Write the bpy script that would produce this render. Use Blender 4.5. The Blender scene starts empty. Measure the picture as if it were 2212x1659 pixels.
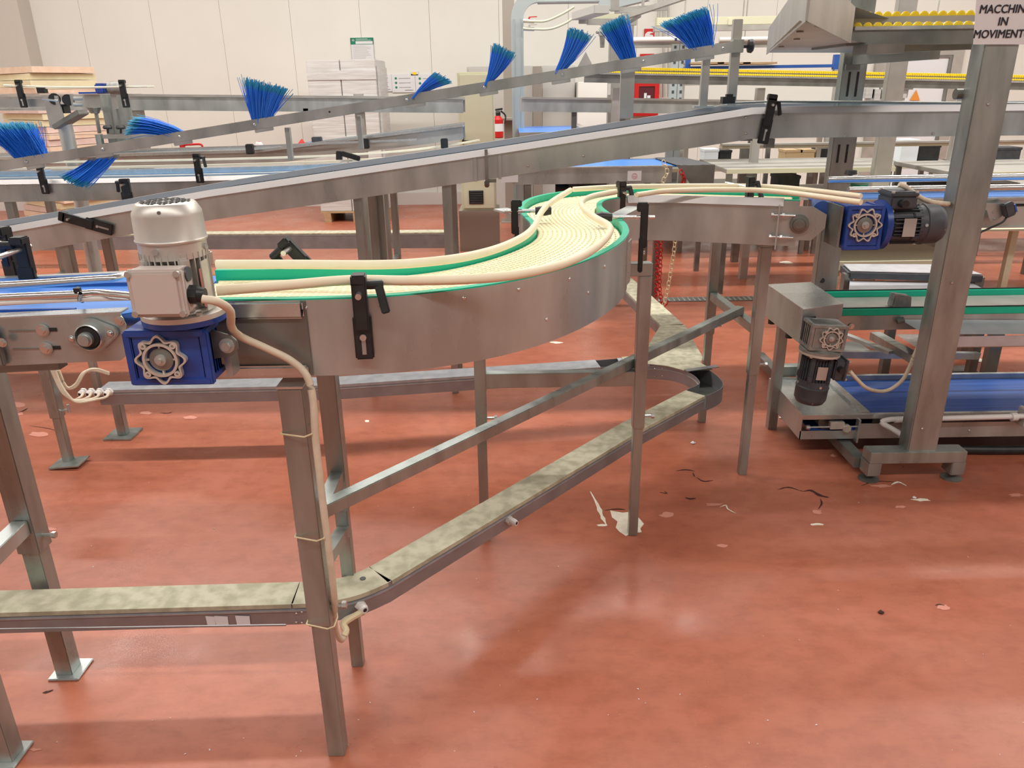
import bpy, bmesh, math, random
from mathutils import Vector, Matrix
random.seed(7)
C = bpy.context.scene.collection
PI = math.pi

# ------------------------------------------------------------------ camera
F, CX, CY, EYE = 1660.0, 1106.0, 829.5, 1.5
_d = Vector((1170 - CX, -(5145 - CY), -F)).normalized()
_up = -_d
_fw = Vector((0, 0, -1)); _fw = (_fw - _up * _fw.dot(_up)).normalized()
_rt = _fw.cross(_up)
RW = Matrix((_rt, _fw, _up))                      # world = RW @ cam
cam_d = bpy.data.cameras.new('camera'); cam = bpy.data.objects.new('camera', cam_d); C.objects.link(cam)
cam_d.sensor_width = 36; cam_d.lens = 36 * F / 2212; cam_d.clip_start = .02; cam_d.clip_end = 60
mw = RW.to_4x4(); mw.translation = Vector((0, 0, EYE)); cam.matrix_world = mw
bpy.context.scene.camera = cam

def _ray(px, py): return RW @ Vector((px - CX, -(py - CY), -F))
def AZ(px, py, z):
    r = _ray(px, py); t = (z - EYE) / r.z; return Vector((r.x * t, r.y * t, z))
def AY(px, py, y):
    r = _ray(px, py); t = y / r.y; return Vector((r.x * t, y, EYE + r.z * t))

# ------------------------------------------------------------------ world, lamps, exposure
S = bpy.context.scene
w = bpy.data.worlds.new('world'); S.world = w; w.use_nodes = True
w.node_tree.nodes['Background'].inputs[0].default_value = (1, .93, .84, 1)
w.node_tree.nodes['Background'].inputs[1].default_value = .30
S.view_settings.view_transform = 'Standard'; S.view_settings.look = 'None'
S.view_settings.gamma = 1; S.view_settings.use_curve_mapping = False
S.view_settings.exposure = -0.33
def strip(x, y, z, sx, sy, e):
    l = bpy.data.lights.new('lamp', 'AREA'); l.shape = 'RECTANGLE'; l.size = sx; l.size_y = sy; l.energy = e
    l.color = (1, .955, .895)
    o = bpy.data.objects.new('ceiling_strip_lamp', l); o.location = (x, y, z); C.objects.link(o)
for (y, e) in ((-1.0, 430), (4.4, 560), (7.6, 600)):
    strip(.5, y, 4.7, 14.0, .20, e)

# ------------------------------------------------------------------ materials
MT = {}
def mat(name, col, rough=.5, metal=0, spec=.5, noise=None, stretch=(1, 1, 1), bump=0, emit=None, alpha=1, col2=None, lo=.35, hi=.65, rvar=0, trans=0):
    m = bpy.data.materials.new(name); m.use_nodes = True; nt = m.node_tree; b = nt.nodes['Principled BSDF']
    b.inputs['Base Color'].default_value = (*col, 1); b.inputs['Roughness'].default_value = rough
    b.inputs['Metallic'].default_value = metal; b.inputs['Specular IOR Level'].default_value = spec
    if alpha < 1: b.inputs['Alpha'].default_value = alpha
    if trans: b.inputs['Transmission Weight'].default_value = trans
    if emit: b.inputs['Emission Color'].default_value = (*emit[:3], 1); b.inputs['Emission Strength'].default_value = emit[3]
    if noise:
        tc = nt.nodes.new('ShaderNodeTexCoord'); mp = nt.nodes.new('ShaderNodeMapping'); mp.inputs['Scale'].default_value = stretch
        nz = nt.nodes.new('ShaderNodeTexNoise'); nz.inputs['Scale'].default_value = noise; nz.inputs['Detail'].default_value = 5
        nt.links.new(tc.outputs['Object'], mp.inputs[0]); nt.links.new(mp.outputs[0], nz.inputs[0])
        if col2:
            r = nt.nodes.new('ShaderNodeValToRGB'); r.color_ramp.elements[0].color = (*col, 1); r.color_ramp.elements[1].color = (*col2, 1)
            r.color_ramp.elements[0].position = lo; r.color_ramp.elements[1].position = hi
            nt.links.new(nz.outputs[0], r.inputs[0]); nt.links.new(r.outputs[0], b.inputs['Base Color'])
        if rvar:
            mr = nt.nodes.new('ShaderNodeMapRange'); mr.inputs[3].default_value = rough - rvar; mr.inputs[4].default_value = rough + rvar
            mr.inputs[1].default_value = .3; mr.inputs[2].default_value = .7
            nt.links.new(nz.outputs[0], mr.inputs[0]); nt.links.new(mr.outputs[0], b.inputs['Roughness'])
        if bump:
            bp = nt.nodes.new('ShaderNodeBump'); bp.inputs['Strength'].default_value = bump; bp.inputs['Distance'].default_value = .004
            nt.links.new(nz.outputs[0], bp.inputs['Height']); nt.links.new(bp.outputs[0], b.inputs['Normal'])
    MT[name] = m; return m
mat('steel', (.40, .44, .43), .34, .70, noise=5, stretch=(1.6, 1.6, .5), col2=(.56, .60, .59), rvar=.10, bump=.03)
mat('steel_bright', (.58, .61, .60), .27, .82, noise=14, col2=(.66, .69, .68), rvar=.02)
mat('chrome', (.70, .70, .68), .2, .9)
mat('steel_dark', (.20, .21, .195), .42, .75, noise=8, col2=(.28, .29, .27), rvar=.08)
mat('steel_leg', (.29, .325, .31), .34, .70, noise=6, stretch=(3, 3, .6), col2=(.41, .455, .435), rvar=.10)
mat('steel_far', (.42, .42, .39), .45, .7, noise=6, col2=(.52, .52, .485))
mat('galv_side', (.28, .285, .30), .45, .6, noise=10, col2=(.34, .345, .36), bump=.05)
mat('galv_dust', (.36, .345, .25), .85, 0, .3, noise=26, col2=(.50, .48, .36), lo=.38, hi=.6, bump=.25)
mat('cast_alu', (.60, .57, .51), .45, .55, noise=20, col2=(.70, .67, .61), bump=.08)
mat('alu_grey', (.22, .225, .215), .5, .5, noise=30, col2=(.33, .33, .31), bump=.15)
mat('bluepaint', (.012, .045, .24), .32, 0, .6, noise=30, col2=(.018, .07, .33), bump=.12)
mat('motorgrey', (.045, .052, .062), .48, 0, .5, noise=20, col2=(.065, .073, .085), bump=.05)
mat('silverpaint', (.54, .53, .50), .4, .6, noise=14, col2=(.60, .575, .53), bump=.03)
mat('boxcream', (.56, .49, .45), .5, 0, .4)
mat('black', (.012, .014, .015), .42, 0, .5, noise=25, col2=(.022, .024, .025))
mat('cream', (.86, .77, .56), .42, 0, .4, noise=12, col2=(.90, .83, .63))
mat('beltcream', (.92, .82, .54), .5, 0, .35, noise=8, col2=(.96, .89, .64))
mat('beltbase', (.45, .34, .17), .6, 0, .3)
mat('greenplastic', (.005, .46, .28), .4, 0, .45)
mat('rail_white', (.54, .53, .53), .35, .55)
mat('tray_blue', (.34, .36, .39), .5, .4, .4, noise=20, col2=(.44, .46, .48))
mat('greendark', (.0, .24, .15), .45, 0, .45)
mat('cable', (.64, .56, .43), .5, 0, .4, noise=30, col2=(.72, .64, .50))
mat('tie', (.72, .62, .40), .5)
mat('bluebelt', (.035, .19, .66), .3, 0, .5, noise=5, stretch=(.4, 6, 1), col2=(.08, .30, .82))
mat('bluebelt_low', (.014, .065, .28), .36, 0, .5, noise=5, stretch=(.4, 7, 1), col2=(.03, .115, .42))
mat('bluebelt_pale', (.10, .32, .66), .35, 0, .5, noise=4, stretch=(.4, 6, 1), col2=(.15, .40, .74))
mat('greybelt', (.12, .21, .31), .35, 0, .5, noise=4, stretch=(.4, 6, 1), col2=(.17, .28, .40))
mat('bristle', (.015, .17, .72), .4, 0, .4, noise=3, col2=(.05, .29, .95))
mat('bristle_tip', (.03, .30, .52), .5, 0, .4)
mat('yellow', (.93, .68, .02), .35, 0, .5)
mat('red', (.55, .012, .012), .4, 0, .5)
mat('darkred', (.10, .012, .02), .4)
mat('whiteplastic', (.72, .70, .68), .4, 0, .5)
mat('paper', (.72, .73, .75), .7, 0, .2)
mat('ink', (.02, .02, .03), .7)
mat('green_ink', (.01, .22, .12), .7)
mat('pinkpen', (.70, .25, .33), .7)
mat('panelwall', (.73, .735, .68), .55, 0, .3, noise=1.2, col2=(.76, .765, .715))
mat('wallgap', (.65, .65, .60), .8)
mat('sidewall', (.80, .81, .77), .6)
mat('pilaster', (.56, .53, .48), .6)
mat('ceil', (.30, .29, .28), .8)
mat('dimwall', (.38, .38, .36), .7)
mat('cabcream', (.60, .60, .44), .45, 0, .4)
mat('cabgrey', (.50, .50, .47), .5, 0, .4)
mat('ductblue', (.42, .48, .48), .4, .2, .4)
mat('ibeam', (.30, .27, .23), .5)
mat('foam_a', (.70, .52, .38), .85, noise=12, col2=(.76, .60, .47))
mat('foam_b', (.64, .48, .43), .85, noise=12, col2=(.69, .55, .50))
mat('foam_c', (.68, .62, .40), .85, noise=12, col2=(.72, .66, .46))
mat('card', (.50, .36, .20), .8)
mat('film', (.50, .50, .48), .28, 0, .6, noise=5, stretch=(.7, .7, 8), col2=(.60, .61, .60), bump=.9)
mat('wood', (.38, .25, .13), .8, noise=8, stretch=(1, 8, 8), col2=(.46, .32, .18))
mat('olive', (.24, .22, .155), .5)
mat('white_sheet', (.46, .47, .50), .4, .3, .5, noise=12, col2=(.56, .57, .60))
mat('orange', (.75, .30, .05), .6)
mat('doorwhite', (.74, .79, .83), .5)
mat('chip', (.80, .74, .60), .8, noise=40, col2=(.88, .83, .70))
mat('crackdark', (.05, .015, .012), .8)
mat('pinkflake', (.62, .27, .20), .7)
mat('stain', (.13, .045, .035), .4)
mat('tealdirt', (.02, .16, .15), .6)

def floor_mat():
    m = bpy.data.materials.new('redfloor'); m.use_nodes = True; nt = m.node_tree; b = nt.nodes['Principled BSDF']
    N = nt.nodes.new; L = nt.links.new
    tc = N('ShaderNodeTexCoord')
    def noise(scale, detail=5, rough=.55, st=(1, 1, 1)):
        mp = N('ShaderNodeMapping'); mp.inputs['Scale'].default_value = st; L(tc.outputs['Object'], mp.inputs[0])
        n = N('ShaderNodeTexNoise'); n.inputs['Scale'].default_value = scale; n.inputs['Detail'].default_value = detail
        n.inputs['Roughness'].default_value = rough; L(mp.outputs[0], n.inputs[0]); return n
    def ramp(src, stops):
        r = N('ShaderNodeValToRGB'); e = r.color_ramp.elements
        while len(e) < len(stops): e.new(.5)
        for i, (p, c) in enumerate(stops): e[i].position = p; e[i].color = (*c, 1)
        L(src, r.inputs[0]); return r
    def mix(a, bb, fac, mode='MIX'):
        x = N('ShaderNodeMix'); x.data_type = 'RGBA'; x.blend_type = mode
        if isinstance(fac, float): x.inputs[0].default_value = fac
        else: L(fac, x.inputs[0])
        L(a, x.inputs[6]); L(bb, x.inputs[7]); return x.outputs[2]
    base = ramp(noise(1.3, 6).outputs[0], [(.30, (.39, .114, .062)), (.52, (.445, .144, .082)), (.72, (.495, .180, .118))])
    fine = ramp(noise(11, 8, .7, (1, 1.6, 1)).outputs[0], [(.30, (.80, .76, .74)), (.55, (1, 1, 1)), (.78, (1.08, 1.12, 1.14))])
    c = mix(base.outputs[0], fine.outputs[0], 1.0, 'MULTIPLY')
    dk = ramp(noise(2.6, 7, .7, (1, 2.5, 1)).outputs[0], [(.60, (0, 0, 0)), (.74, (.55, .55, .55))])
    r0 = N('ShaderNodeRGB'); r0.outputs[0].default_value = (.27, .052, .035, 1)
    c = mix(c, r0.outputs[0], dk.outputs[0])
    pk = ramp(noise(4.5, 9, .75, (1, 1, 1)).outputs[0], [(.64, (0, 0, 0)), (.74, (.45, .45, .45))])
    r1 = N('ShaderNodeRGB'); r1.outputs[0].default_value = (.60, .31, .23, 1)
    c = mix(c, r1.outputs[0], pk.outputs[0])
    sp = ramp(noise(70, 3, .5).outputs[0], [(.755, (0, 0, 0)), (.78, (.7, .7, .7))])
    r2 = N('ShaderNodeRGB'); r2.outputs[0].default_value = (.75, .52, .42, 1)
    c = mix(c, r2.outputs[0], sp.outputs[0])
    L(c, b.inputs['Base Color'])
    rr = N('ShaderNodeMapRange'); rr.inputs[1].default_value = .3; rr.inputs[2].default_value = .7; rr.inputs[3].default_value = .22; rr.inputs[4].default_value = .46
    L(noise(3.2, 6).outputs[0], rr.inputs[0]); L(rr.outputs[0], b.inputs['Roughness'])
    b.inputs['Specular IOR Level'].default_value = .45
    bp = N('ShaderNodeBump'); bp.inputs['Strength'].default_value = .25; bp.inputs['Distance'].default_value = .003
    L(noise(5, 8, .6).outputs[0], bp.inputs['Height']); L(bp.outputs[0], b.inputs['Normal'])
    MT['redfloor'] = m
floor_mat()

# ------------------------------------------------------------------ mesh kit
V = Vector
UP = V((0, 0, 1))
def frame(d, up=UP):
    d = V(d).normalized(); up = V(up)
    if abs(d.dot(up.normalized())) > .98: up = V((0, 1, 0)) if abs(d.y) < .9 else V((1, 0, 0))
    s = d.cross(up).normalized(); u = s.cross(d).normalized()
    return d, s, u
class M:
    def __init__(s): s.v = []; s.f = []
    def add(s, vs, fs):
        o = len(s.v); s.v += [V(p) for p in vs]; s.f += [tuple(i + o for i in f) for f in fs]; return s
    def box(s, c, size, ax=None):
        c = V(c); X, Y, Z = ax if ax else (V((1, 0, 0)), V((0, 1, 0)), V((0, 0, 1)))
        h = [x / 2 for x in size]
        vs = [c + X * (h[0] * a) + Y * (h[1] * b) + Z * (h[2] * d) for a in (-1, 1) for b in (-1, 1) for d in (-1, 1)]
        return s.add(vs, [(0, 1, 3, 2), (4, 6, 7, 5), (0, 4, 5, 1), (2, 3, 7, 6), (0, 2, 6, 4), (1, 5, 7, 3)])
    def bb(s, a, b):
        a, b = V(a), V(b); return s.box((a + b) / 2, [abs(b[i] - a[i]) for i in range(3)])
    def bar(s, a, b, w, h, up=UP):
        a, b = V(a), V(b); d, sd, u = frame(b - a, up)
        return s.box((a + b) / 2, ((b - a).length, w, h), (d, sd, u))
    def hbar(s, a, b, w, h, t=.003):       # hollow square tube, open end look
        a, b = V(a), V(b); d, sd, u = frame(b - a)
        for k in (-1, 1):
            s.box((a + b) / 2 + sd * k * (w - t) / 2, ((b - a).length, t, h), (d, sd, u))
            s.box((a + b) / 2 + u * k * (h - t) / 2, ((b - a).length, w - 2 * t, t), (d, sd, u))
        return s
    def cyl(s, a, b, r, r2=None, n=16, cap=True):
        a, b = V(a), V(b); r2 = r if r2 is None else r2; d, x, y = frame(b - a)
        vs = []
        for p, q in ((a, r), (b, r2)):
            for i in range(n):
                t = 2 * PI * i / n; vs.append(p + (x * math.cos(t) + y * math.sin(t)) * q)
        fs = [(i, (i + 1) % n, n + (i + 1) % n, n + i) for i in range(n)]
        if cap: fs += [tuple(range(n - 1, -1, -1)), tuple(range(n, 2 * n))]
        return s.add(vs, fs)
    def lathe(s, prof, a, d, n=32):        # prof: (dist along axis, radius)
        a = V(a); d, x, y = frame(d); vs = []; fs = []
        for (h, r) in prof:
            for i in range(n):
                t = 2 * PI * i / n; vs.append(a + d * h + (x * math.cos(t) + y * math.sin(t)) * r)
        for j in range(len(prof) - 1):
            for i in range(n): fs.append((j * n + i, j * n + (i + 1) % n, (j + 1) * n + (i + 1) % n, (j + 1) * n + i))
        fs += [tuple(range(n - 1, -1, -1)), tuple(range((len(prof) - 1) * n, len(prof) * n))]
        return s.add(vs, fs)
    def tube(s, pts, r, n=8, ry=None):
        pts = [V(p) for p in pts]; vs = []; fs = []; up = UP; m = len(pts)
        for j, p in enumerate(pts):
            d = (pts[min(j + 1, m - 1)] - pts[max(j - 1, 0)])
            if d.length < 1e-9: d = V((1, 0, 0))
            d, x, y = frame(d, up); rr = r[j] if isinstance(r, list) else r
            for i in range(n):
                t = 2 * PI * (i + .5) / n; vs.append(p + x * math.cos(t) * rr + y * math.sin(t) * (ry or rr))
        for j in range(m - 1):
            for i in range(n): fs.append((j * n + i, j * n + (i + 1) % n, (j + 1) * n + (i + 1) % n, (j + 1) * n + i))
        fs += [tuple(range(n - 1, -1, -1)), tuple(range((m - 1) * n, m * n))]
        return s.add(vs, fs)
    def prism(s, poly, o, x, y, dep):      # poly 2d in plane o,x,y, extruded along x cross y
        o, x, y = V(o), V(x).normalized(), V(y).normalized(); z = x.cross(y).normalized() * dep; n = len(poly)
        vs = [o + x * p[0] + y * p[1] for p in poly]; vs += [p + z for p in vs]
        return s.add(vs, [tuple(range(n - 1, -1, -1)), tuple(range(n, 2 * n))] + [(i, (i + 1) % n, n + (i + 1) % n, n + i) for i in range(n)])
    def ring(s, outer, inner, o, x, y, dep):
        o, x, y = V(o), V(x).normalized(), V(y).normalized(); z = x.cross(y).normalized() * dep; n = len(outer)
        vs = [o + x * p[0] + y * p[1] for p in outer] + [o + x * p[0] + y * p[1] for p in inner]; vs += [p + z for p in vs]
        fs = []
        for i in range(n):
            j = (i + 1) % n
            fs += [(i, n + i, n + j, j), (2 * n + i, 2 * n + j, 3 * n + j, 3 * n + i), (i, j, 2 * n + j, 2 * n + i), (n + i, 3 * n + i, 3 * n + j, n + j)]
        return s.add(vs, fs)
    def sweep(s, path, prof):              # prof: closed list of (side offset to the left, dz)
        path = [V(p) for p in path]; m = len(path); n = len(prof); vs = []
        for j, p in enumerate(path):
            a = (path[j] - path[j - 1]) if j else (path[1] - path[0]); b = (path[j + 1] - path[j]) if j < m - 1 else a
            a = V((a.x, a.y, 0)).normalized(); b = V((b.x, b.y, 0)).normalized(); t = (a + b).normalized()
            l = V((-t.y, t.x, 0)); k = 1 / max(.4, t.dot(a))
            for q in prof: vs.append(p + l * (q[0] * k) + UP * q[1])
        fs = []
        for j in range(m - 1):
            for i in range(n): fs.append((j * n + i, j * n + (i + 1) % n, (j + 1) * n + (i + 1) % n, (j + 1) * n + i))
        fs += [tuple(range(n - 1, -1, -1)), tuple(range((m - 1) * n, m * n))]
        return s.add(vs, fs)
def rect(l0, l1, z0, z1): return [(l0, z0), (l1, z0), (l1, z1), (l0, z1)]
def smooth(pts, k=6):
    pts = [V(p) for p in pts]; o = []
    P = [pts[0] * 2 - pts[1]] + pts + [pts[-1] * 2 - pts[-2]]
    for i in range(1, len(P) - 2):
        for j in range(k):
            t = j / k; a, b, c, d = P[i - 1:i + 3]
            o.append(.5 * ((2 * b) + (c - a) * t + (2 * a - 5 * b + 4 * c - d) * t * t + (3 * b - a - 3 * c + d) * t ** 3))
    return o + [pts[-1]]

ORG = {}
def thing(name, label, cat, loc=(0, 0, 0), group=None):
    o = bpy.data.objects.new(name, None); o.empty_display_size = .05; C.objects.link(o); o.location = loc
    o['label'] = label; o['category'] = cat
    if group: o['group'] = group
    ORG[o] = V(loc); return o
def mesh_of(m, mt, org=V((0, 0, 0)), sm=False, bev=0):
    me = bpy.data.meshes.new('m'); me.from_pydata([tuple(p - org) for p in m.v], [], m.f)
    bm = bmesh.new(); bm.from_mesh(me); bmesh.ops.recalc_face_normals(bm, faces=bm.faces)
    if bev:
        es = [e for e in bm.edges if len(e.link_faces) == 2 and e.calc_face_angle(0) > .6]
        bmesh.ops.bevel(bm, geom=es, offset=bev, segments=2, affect='EDGES', clamp_overlap=True)
    bm.to_mesh(me); bm.free()
    me.materials.append(MT[mt])
    if sm:
        for p in me.polygons: p.use_smooth = True
        try: me.set_sharp_from_angle(angle=.7)
        except Exception: pass
    return me
def part(name, m, mt, par, sm=False, bev=0, label=None, kind=None):
    org = ORG[par]; me = m if isinstance(m, bpy.types.Mesh) else mesh_of(m, mt, org, sm, bev); me.name = name
    o = bpy.data.objects.new(name, me); C.objects.link(o); o.parent = par; ORG[o] = org
    if label: o['label'] = label
    if kind: o['kind'] = kind
    return o
def single(name, m, mt, label, cat, loc, group=None, sm=False, bev=0):
    me = mesh_of(m, mt, V(loc), sm, bev); me.name = name
    o = bpy.data.objects.new(name, me); C.objects.link(o); o.location = loc; ORG[o] = V(loc)
    o['label'] = label; o['category'] = cat
    if group: o['group'] = group
    return o
def struct(name, m, mt, sm=False):
    o = bpy.data.objects.new(name, mesh_of(m, mt, sm=sm)); C.objects.link(o); o['kind'] = 'structure'; ORG[o] = V((0, 0, 0)); return o
def copy_tree(o, par=None):
    c = o.copy(); C.objects.link(c); c.parent = par; ORG[c] = ORG.get(o, V((0, 0, 0)))
    for ch in list(o.children): copy_tree(ch, c)
    return c
_share = {}
def piece(name, key, builder, mt, par, loc, rot=None, sm=False, label=None):   # part that shares its mesh with alike pieces
    if key not in _share: _share[key] = mesh_of(builder(), mt, sm=sm)
    o = bpy.data.objects.new(name, _share[key]); C.objects.link(o); o.parent = par
    o.location = V(loc) - ORG[par]
    if rot: o.rotation_euler = rot
    ORG[o] = ORG[par] + o.location
    if label: o['label'] = label
    return o
def bolt_m(r):
    def f():
        m = M().lathe([(0, r * 1.5), (r * .25, r * 1.5)], (0, 0, 0), (0, -1, 0), 12)
        return m.cyl((0, -r * .25, 0), (0, -r * 1.0, 0), r, n=6)
    return f
def dome_m(r):
    def f(): return M().lathe([(0, r), (r * .35, r * .95), (r * .7, r * .55), (r * .72, .0001)], (0, 0, 0), (0, -1, 0), 10)
    return f
def bolt(par, p, r=.007, n=(0, -1, 0), dome=False, name='bolt'):
    n = V(n); rz = math.atan2(n.y, n.x) + PI / 2
    rot = (0, 0, rz) if abs(n.z) < .7 else ((-PI / 2, 0, 0) if n.z > 0 else (PI / 2, 0, 0))
    return piece(name, ('dome' if dome else 'bolt', r), (dome_m if dome else bolt_m)(r), 'chrome', par, p, rot, sm=dome)

# ================================================================== THE ROOM
struct('floor', M().bb((-7.6, -4.2, -.06), (8.4, 11.6, 0)), 'redfloor')
fl = bpy.data.objects['floor']
def blob(px, py, rx, ry, n=11, j=.35, ang=0, seed=0):
    rnd = random.Random(seed); c = AZ(px, py, 0); e = []
    ex = (AZ(px + rx, py, 0) - c); ey = (AZ(px, py + ry, 0) - c)
    for i in range(n):
        t = 2 * PI * i / n; q = 1 + rnd.uniform(-j, j); a = t + ang
        e.append(c + ex * (math.cos(a) * q) + ey * (math.sin(a) * q))
    return e
def flat(name, pts, mt, h=.0012, kind=None):
    n = len(pts); m = M(); vs = [V((p.x, p.y, 0.0002)) for p in pts] + [V((p.x, p.y, h)) for p in pts]
    m.add(vs, [tuple(range(n, 2 * n))] + [(i, (i + 1) % n, n + (i + 1) % n, n + i) for i in range(n)])
    return part(name, m, mt, fl)
# panelled back wall
wb = struct('wall_back', M().bb((-7.6, 11.06, -.06), (8.4, 11.3, 5.2)), 'wallgap')
k = 0; x = -7.3
while x < 8.3:
    part('wall_panel', M().bb((x + .0015, 11.0, .16), (x + .8985, 11.06, 5.0)), 'panelwall', wb, bev=.0015); x += .9
struct('baseboard_back', M().bb((-7.3, 10.94, 0), (8.3, 11.0, .16)), 'whiteplastic')
struct('wall_left', M().bb((-7.6, -4.2, 0), (-7.3, 11.06, 5.2)), 'sidewall')
struct('wall_right', M().bb((8.3, -4.2, 0), (8.6, 11.06, 5.2)), 'sidewall')
struct('wall_front', M().bb((-7.6, -4.5, 0), (8.6, -4.2, 5.2)), 'dimwall')
struct('ceiling', M().bb((-7.6, -4.5, 5.0), (8.6, 11.3, 5.2)), 'ceil')
struct('trim_1', M().bb((-6.49, 10.72, 0), (-6.12, 11.0, 5.0)), 'pilaster')
# door in the back wall
dr = struct('door_1', M().bb((4.86, 10.93, 0), (5.02, 11.0, 1.98)).bb((5.86, 10.93, 0), (6.0, 11.0, 1.98)).bb((5.02, 10.93, 1.83), (5.86, 11.0, 1.98)), 'steel_far')
part('door_leaf', M().bb((5.02, 10.96, 0), (5.86, 10.995, 1.83)), 'doorwhite', dr)
part('door_seal', M().bb((5.02, 10.94, 1.80), (5.86, 10.965, 1.83)).bb((5.82, 10.94, .1), (5.86, 10.965, 1.8)), 'steel_dark', dr)
tri = V(AY(1977, 208, 10.95))
part('warning_triangle', M().prism([(-.07, -.05), (.07, -.05), (0, .08)], tri, (1, 0, 0), (0, 0, 1), .004), 'orange', dr)
# marks on the floor
flat('bare_patch', [AZ(*p, 0) for p in [(1318, 1103), (1345, 1108), (1362, 1106), (1378, 1117), (1391, 1132), (1383, 1142), (1386, 1150), (1366, 1152), (1352, 1158), (1338, 1149), (1330, 1140), (1334, 1127), (1322, 1118)]], 'chip')
for s_, (px, py, rx, ry, mt_) in enumerate([(1300, 1135, 10, 2.5, 'chip'), (1765, 1106, 10, 5, 'pinkflake'), (1764, 1133, 12, 2.5, 'chip'), (1540, 1090, 20, 3, 'pinkflake'),
        (1562, 1180, 12, 4, 'pinkflake'), (1440, 1112, 14, 5, 'pinkflake'), (2037, 1313, 13, 6, 'pinkflake'), (1945, 1095, 14, 3, 'pinkflake'), (1990, 1080, 18, 3, 'chip'), (1905, 1050, 22, 3, 'pinkflake'),
        (412, 902, 14, 4, 'pinkflake'), (315, 892, 14, 3, 'pinkflake'), (30, 875, 25, 6, 'pinkflake'), (8, 862, 10, 4, 'chip'), (40, 893, 12, 4, 'pinkflake'), (2195, 1070, 14, 3, 'pinkflake'),
        (85, 938, 22, 6, 'pinkflake'), (380, 830, 14, 2, 'pinkflake'), (793, 910, 5, 3, 'chip'), (105, 1143, 16, 4, 'pinkflake'), (1202, 740, 12, 2, 'chip'), (1700, 567, 14, 3, 'chip'), (75, 1620, 12, 3, 'pinkflake')]):
    flat('paint_flake', blob(px, py, rx, ry, seed=s_), mt_)
def crack(pts, wmax, mt='crackdark'):
    P = smooth([AZ(*p, 0) for p in pts], 4); n = len(P); L_, R_ = [], []
    for i, p in enumerate(P):
        d = (P[min(i + 1, n - 1)] - P[max(i - 1, 0)]).normalized(); s = V((-d.y, d.x, 0)); t = wmax * math.sin(PI * (i + .3) / n) * random.uniform(.5, 1.2) / 2 + .0006
        L_.append(p + s * t); R_.append(p - s * t)
    m = M(); vs = [p + UP * .0015 for p in L_ + R_]
    m.add(vs, [(i, i + 1, n + i + 1, n + i) for i in range(n - 1)]); part('crack', m, mt, fl)
for p, wd in [([(1680, 1058), (1703, 1053), (1728, 1060)], .007), ([(1735, 1062), (1752, 1060), (1770, 1070), (1790, 1075)], .016), ([(1728, 1060), (1735, 1062)], .004), ([(1772, 1078), (1775, 1088), (1768, 1100)], .006),
              ([(1480, 1075), (1490, 1078), (1503, 1077)], .010), ([(1425, 1064), (1440, 1066), (1435, 1061)], .004), ([(1460, 1018), (1480, 1015), (1500, 1018)], .006), ([(1505, 1032), (1520, 1040), (1540, 1038)], .006),
              ([(1500, 1030), (1497, 1022)], .004), ([(345, 892), (362, 893), (372, 890)], .008), ([(20, 895), (45, 890), (60, 882)], .008), ([(92, 1497), (103, 1495), (115, 1491)], .008), ([(1305, 1103), (1330, 1100), (1350, 1101)], .006),
              ([(1860, 1050), (1880, 1043), (1905, 1040), (1935, 1042)], .005), ([(2020, 1308), (2030, 1306), (2040, 1309)], .005), ([(64, 920), (100, 925), (120, 930)], .003)]:
    crack(p, wd)
crack([(1275, 1062), (1290, 1090), (1300, 1115), (1310, 1135)], .018, 'chip')
crack([(1555, 1096), (1568, 1092), (1572, 1100), (1590, 1110)], .006, 'chip')
crack([(1925, 1048), (1940, 1042), (1958, 1050)], .010, 'chip')
def crumb(px, py, r, mt, label, cat='debris', group=None, seed=1, sq=.5):
    rnd = random.Random(seed); c = AZ(px, py, 0); bm = bmesh.new(); bmesh.ops.create_icosphere(bm, subdivisions=2, radius=r)
    for v in bm.verts:
        k_ = 1 + rnd.uniform(-.3, .3); v.co = V((v.co.x * k_ * rnd.uniform(.8, 1.1), v.co.y * k_, v.co.z * sq * k_))
    z0 = min(v.co.z for v in bm.verts)
    me = bpy.data.meshes.new('crumb'); bm.to_mesh(me); bm.free(); me.materials.append(MT[mt])
    o = bpy.data.objects.new('debris', me); C.objects.link(o); o.location = c - UP * z0 * .98; o['label'] = label; o['category'] = cat
    if group: o['group'] = group
crumb(1903, 1324, .008, 'crackdark', 'small black crumb lying on the open red floor at right')
crumb(1975, 1076, .007, 'paper', 'small white crumb on the floor in front of the sign post foot')
crumb(1497, 958, .010, 'paper', 'white paper scrap on the floor left of the middle support leg')
crumb(1690, 903, .014, 'paper', 'pale scrap on floor below the left end of the low blue belt', sq=.3)
crumb(2120, 780, .03, 'chip', 'yellowish flattened scrap on the floor behind the low blue belt', sq=.12)
crumb(1800, 985, .012, 'pinkflake', 'orange flake on the shaded floor left of the sign post foot', sq=.2)
rnd = random.Random(5)
m = M()
for i in range(60):
    p = AZ(rnd.uniform(0, 2212), rnd.uniform(1000, 1659), 0); a = rnd.uniform(0, PI); d = V((math.cos(a), math.sin(a), 0)); s = V((-d.y, d.x, 0)); l = rnd.uniform(.001, .004)
    m.add([p + d * l + UP * .0006, p + s * l * .5 + UP * .002, p - d * l + UP * .0006, p - s * l * .5 + UP * .002], [(0, 1, 2, 3)])
o = part('crumbs', m, 'paper', fl, kind='stuff')
# floor drain
dn = struct('floor_drain', M().bb((1.05, 5.55, -.01), (2.05, 5.67, .004)), 'steel_dark')
for i in range(26): piece('drain_bar', ('drb',), lambda: M().bb((-.006, -.055, 0), (.006, .055, .004)), 'steel', dn, (1.07 + i * .038, 5.61, .004))

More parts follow.
